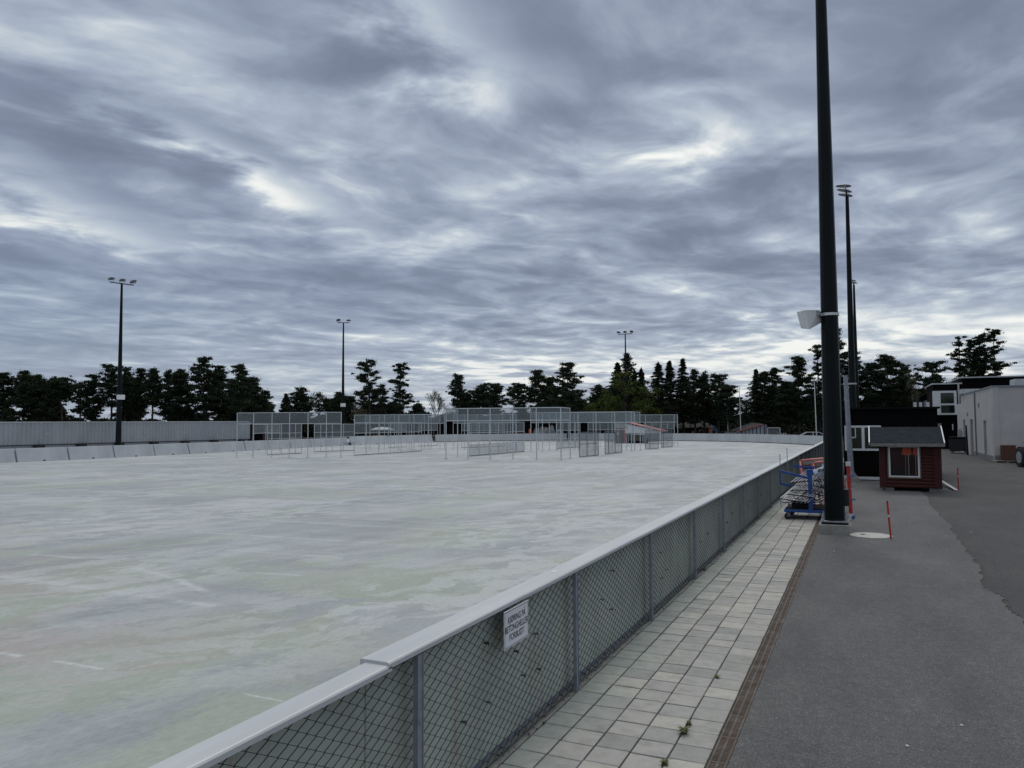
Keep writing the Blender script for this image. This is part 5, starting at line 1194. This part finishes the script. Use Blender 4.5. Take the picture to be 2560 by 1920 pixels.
# far wood reading as one dark mass
pads = []; mbw = MB()
for k in range(64):
    px = -60+2440*(k/63)+random.uniform(-18,18)
    if 1100 > px > 1020 or 895 > px > 870: Hh = 5
    x, y = dep(px, random.uniform(136, 160)); Hh = random.uniform(5.5, 8.0) if not (680 < px < 900 or 1010 < px < 1320 or 1845 < px < 1885) else random.uniform(3.2, 4.5)
    if px < 660: Hh = random.uniform(3.0, 6.0)
    pd, mb_ = conifer(Hh, random.uniform(2.6,3.8), .3, 'dense', 0, 1.0, 900+k)
    pads += [(p[0]+x, p[1]+y, p[2], p[3]*1.15, p[4]*1.3, int(p[5]*.8)) for p in pd]
wood = leafmesh(pads, .34, 'wood', M['spruce'], None); tag(wood, 'dark mass of low conifers filling the wood behind the standing trees', 'wood', None, 'stuff')
# undergrowth strip
pads = []
for k in range(520):
    px = -80+2500*random.random(); x, y = dep(px, random.uniform(128, 165)); pads.append((x, y, random.uniform(.5,2.3), random.uniform(1.2,2.2), random.uniform(.8,1.5), 55))
und = leafmesh(pads, .42, 'undergrowth', M['spruce'], None); tag(und, 'dark undergrowth along the foot of the far trees', 'undergrowth', None, 'stuff')
# ------------------------------------------------------------------ light and sky
SUN_EL, SUN_AZ = 48, -8
sl = bpy.data.lights.new('sun', 'SUN'); sl.energy = .75; sl.angle = R_(20); sl.color = (1, .94, .86)
so = bpy.data.objects.new('sun', sl); COL.objects.link(so)
sdir = Vector((math.sin(R_(SUN_AZ))*math.cos(R_(SUN_EL)), math.cos(R_(SUN_AZ))*math.cos(R_(SUN_EL)), math.sin(R_(SUN_EL))))
so.rotation_euler = (-sdir).to_track_quat('-Z', 'Y').to_euler()
world = bpy.data.worlds.new('World'); sc.world = world; world.use_nodes = True; wt = NT(world.node_tree); nt = world.node_tree
bgn = nt.nodes['Background']; outw = nt.nodes['World Output']
sky = wt.n('ShaderNodeTexSky', sky_type='NISHITA'); sky.sun_disc = False; sky.sun_elevation = R_(SUN_EL); sky.sun_rotation = R_(SUN_AZ)
tc = wt.n('ShaderNodeTexCoord').outputs['Generated']
sx = wt.n('ShaderNodeSeparateXYZ'); nt.links.new(tc, sx.inputs[0]); X, Y, Z = sx.outputs
zz = wt.math('ADD', wt.math('MAXIMUM', Z, 0), .075)
cb_ = wt.n('ShaderNodeCombineXYZ'); nt.links.new(wt.math('DIVIDE', X, zz), cb_.inputs[0]); nt.links.new(wt.math('DIVIDE', Y, zz), cb_.inputs[1]); P = cb_.outputs[0]
PR = wt.mapping(P, rot=(0,0,R_(-64)), loc=(3.1,1.7,0))
wpn = wt.n('ShaderNodeTexNoise'); nt.links.new(PR, wpn.inputs['Vector']); wpn.inputs['Scale'].default_value = 1.1; wpn.inputs['Detail'].default_value = 2.5
wps = wt.n('ShaderNodeVectorMath', operation='MULTIPLY_ADD'); nt.links.new(wpn.outputs['Color'], wps.inputs[0]); wps.inputs[1].default_value = (.55,.55,0); nt.links.new(PR, wps.inputs[2])
PW = wps.outputs[0]
PA = wt.mapping(PW, scale=(.82,1.1,1))
n1 = wt.noise(PA, 1.33, 6, .51, .05); n2 = wt.noise(wt.mapping(PW, scale=(1.0,1.15,1), loc=(9,4,0)), 4.2, 6, .53, .05); n3 = wt.noise(wt.mapping(PR, loc=(1,8,0)), .5, 3, .5, .3)
val = wt.math('ADD', wt.math('MULTIPLY', n1, .50), wt.math('ADD', wt.math('MULTIPLY', n2, .30), wt.math('MULTIPLY', n3, .20)))
# large cloud masses: azimuth / elevation
az = wt.math('ARCTAN2', X, Y); el = wt.math('ARCSINE', Z)
wobA = wt.math('MULTIPLY', wt.math('SUBTRACT', n2, .5), .22); wobE = wt.math('MULTIPLY', wt.math('SUBTRACT', n1, .5), .16)
azw = wt.math('ADD', az, wobA); elw = wt.math('ADD', el, wobE)
def blob(px, py, wpx, hpx, amp, slope=0):
    d = ray(px, py).normalized(); a0 = math.atan2(d.x, d.y); e0 = math.asin(d.z)
    da = wt.math('SUBTRACT', azw, a0); de = wt.math('ADD', wt.math('SUBTRACT', elw, e0), wt.math('MULTIPLY', da, slope))
    q1 = wt.math('POWER', wt.math('ABSOLUTE', wt.math('DIVIDE', da, wpx/F)), 2.0); q2 = wt.math('POWER', wt.math('ABSOLUTE', wt.math('DIVIDE', de, hpx/F)), 2.0)
    return wt.math('MULTIPLY', wt.math('EXPONENT', wt.math('MULTIPLY', wt.math('ADD', q1, q2), -1)), amp)
blobs = [(1060,60,200,70,.10,.3), (1200,210,190,60,.07,.1), (690,480,150,40,.11,.3), (480,370,150,40,.07,.4), (60,450,130,80,.03,.2), (230,570,190,40,.09,.2), (20,650,110,26,.07,.1),
         (1830,310,190,60,.075,0), (1480,410,110,40,.05,0), (1310,542,70,10,.08,0), (2330,430,220,60,.04,0), (1750,900,380,48,.115,0), (1350,920,280,28,.14,0), (2050,820,220,50,.11,0), (2400,830,300,55,.08,0), (900,985,400,30,.07,0), (1500,770,260,30,.03,0),
         (850,950,300,30,.05,0), (1250,330,330,70,-.07,.15), (800,160,200,110,-.05,.2), (90,280,190,90,-.05,.2), (1650,480,330,50,-.05,0), (1000,700,420,60,-.05,0), (2330,260,260,120,-.03,0), (450,700,350,60,-.03,0), (1900,680,300,45,-.045,0), (1500,100,220,90,-.03,0)]
for b_ in blobs: val = wt.math('ADD', val, blob(*b_))
val = wt.math('ADD', wt.math('MULTIPLY', wt.math('SUBTRACT', val, .485), 2.75), .5)
cl = wt.ramp(val, [(.20, (.175,.207,.285)), (.38, (.218,.258,.352)), (.54, (.298,.348,.450)), (.68, (.400,.460,.555)), (.80, (.55,.61,.67)), (.90, (.76,.79,.79)), (1.0, (.93,.94,.90))])
# bluer towards the left of the view, greyer to the right and near the horizon
lf = wt.n('ShaderNodeMapRange'); wt.put(lf.inputs[0], az); lf.inputs[1].default_value = -1.05; lf.inputs[2].default_value = -.35; lf.inputs[3].default_value = 1; lf.inputs[4].default_value = 0
lowe = wt.n('ShaderNodeMapRange'); wt.put(lowe.inputs[0], el); lowe.inputs[1].default_value = .03; lowe.inputs[2].default_value = .30; lowe.inputs[3].default_value = 1; lowe.inputs[4].default_value = 0
cl = wt.mix(wt.math('MULTIPLY', wt.math('MULTIPLY', lf.outputs[0], lowe.outputs[0]), .55), cl, (.235,.32,.45))
hz = wt.n('ShaderNodeMapRange'); wt.put(hz.inputs[0], el); hz.inputs[1].default_value = .0; hz.inputs[2].default_value = .13; hz.inputs[3].default_value = 1; hz.inputs[4].default_value = 0
cl = wt.mix(wt.math('MULTIPLY', hz.outputs[0], .40), cl, (.50,.54,.585))
# the overcast is brighter towards the zenith, above the picture
up = wt.n('ShaderNodeMapRange'); wt.put(up.inputs[0], Z); up.inputs[1].default_value = .62; up.inputs[2].default_value = .95; up.inputs[3].default_value = 1.0; up.inputs[4].default_value = 2.9
upw = wt.n('ShaderNodeMapRange'); wt.put(upw.inputs[0], Z); upw.inputs[1].default_value = .60; upw.inputs[2].default_value = .85; upw.inputs[3].default_value = 0; upw.inputs[4].default_value = .9
cl = wt.mix(upw.outputs[0], cl, (.40,.395,.38))
vm = wt.n('ShaderNodeVectorMath', operation='SCALE'); nt.links.new(cl, vm.inputs[0]); nt.links.new(up.outputs[0], vm.inputs['Scale'])
bgn.inputs['Strength'].default_value = 1.0; nt.links.new(vm.outputs[0], bgn.inputs['Color'])
bg2 = wt.n('ShaderNodeBackground'); nt.links.new(sky.outputs[0], bg2.inputs['Color']); bg2.inputs['Strength'].default_value = .06
mxs = wt.n('ShaderNodeMixShader'); mxs.inputs[0].default_value = .06
nt.links.new(bgn.outputs[0], mxs.inputs[1]); nt.links.new(bg2.outputs[0], mxs.inputs[2]); nt.links.new(mxs.outputs[0], outw.inputs['Surface'])
sc.view_settings.view_transform = 'Standard'; sc.view_settings.look = 'None'; sc.view_settings.exposure = .06; sc.view_settings.gamma = 1
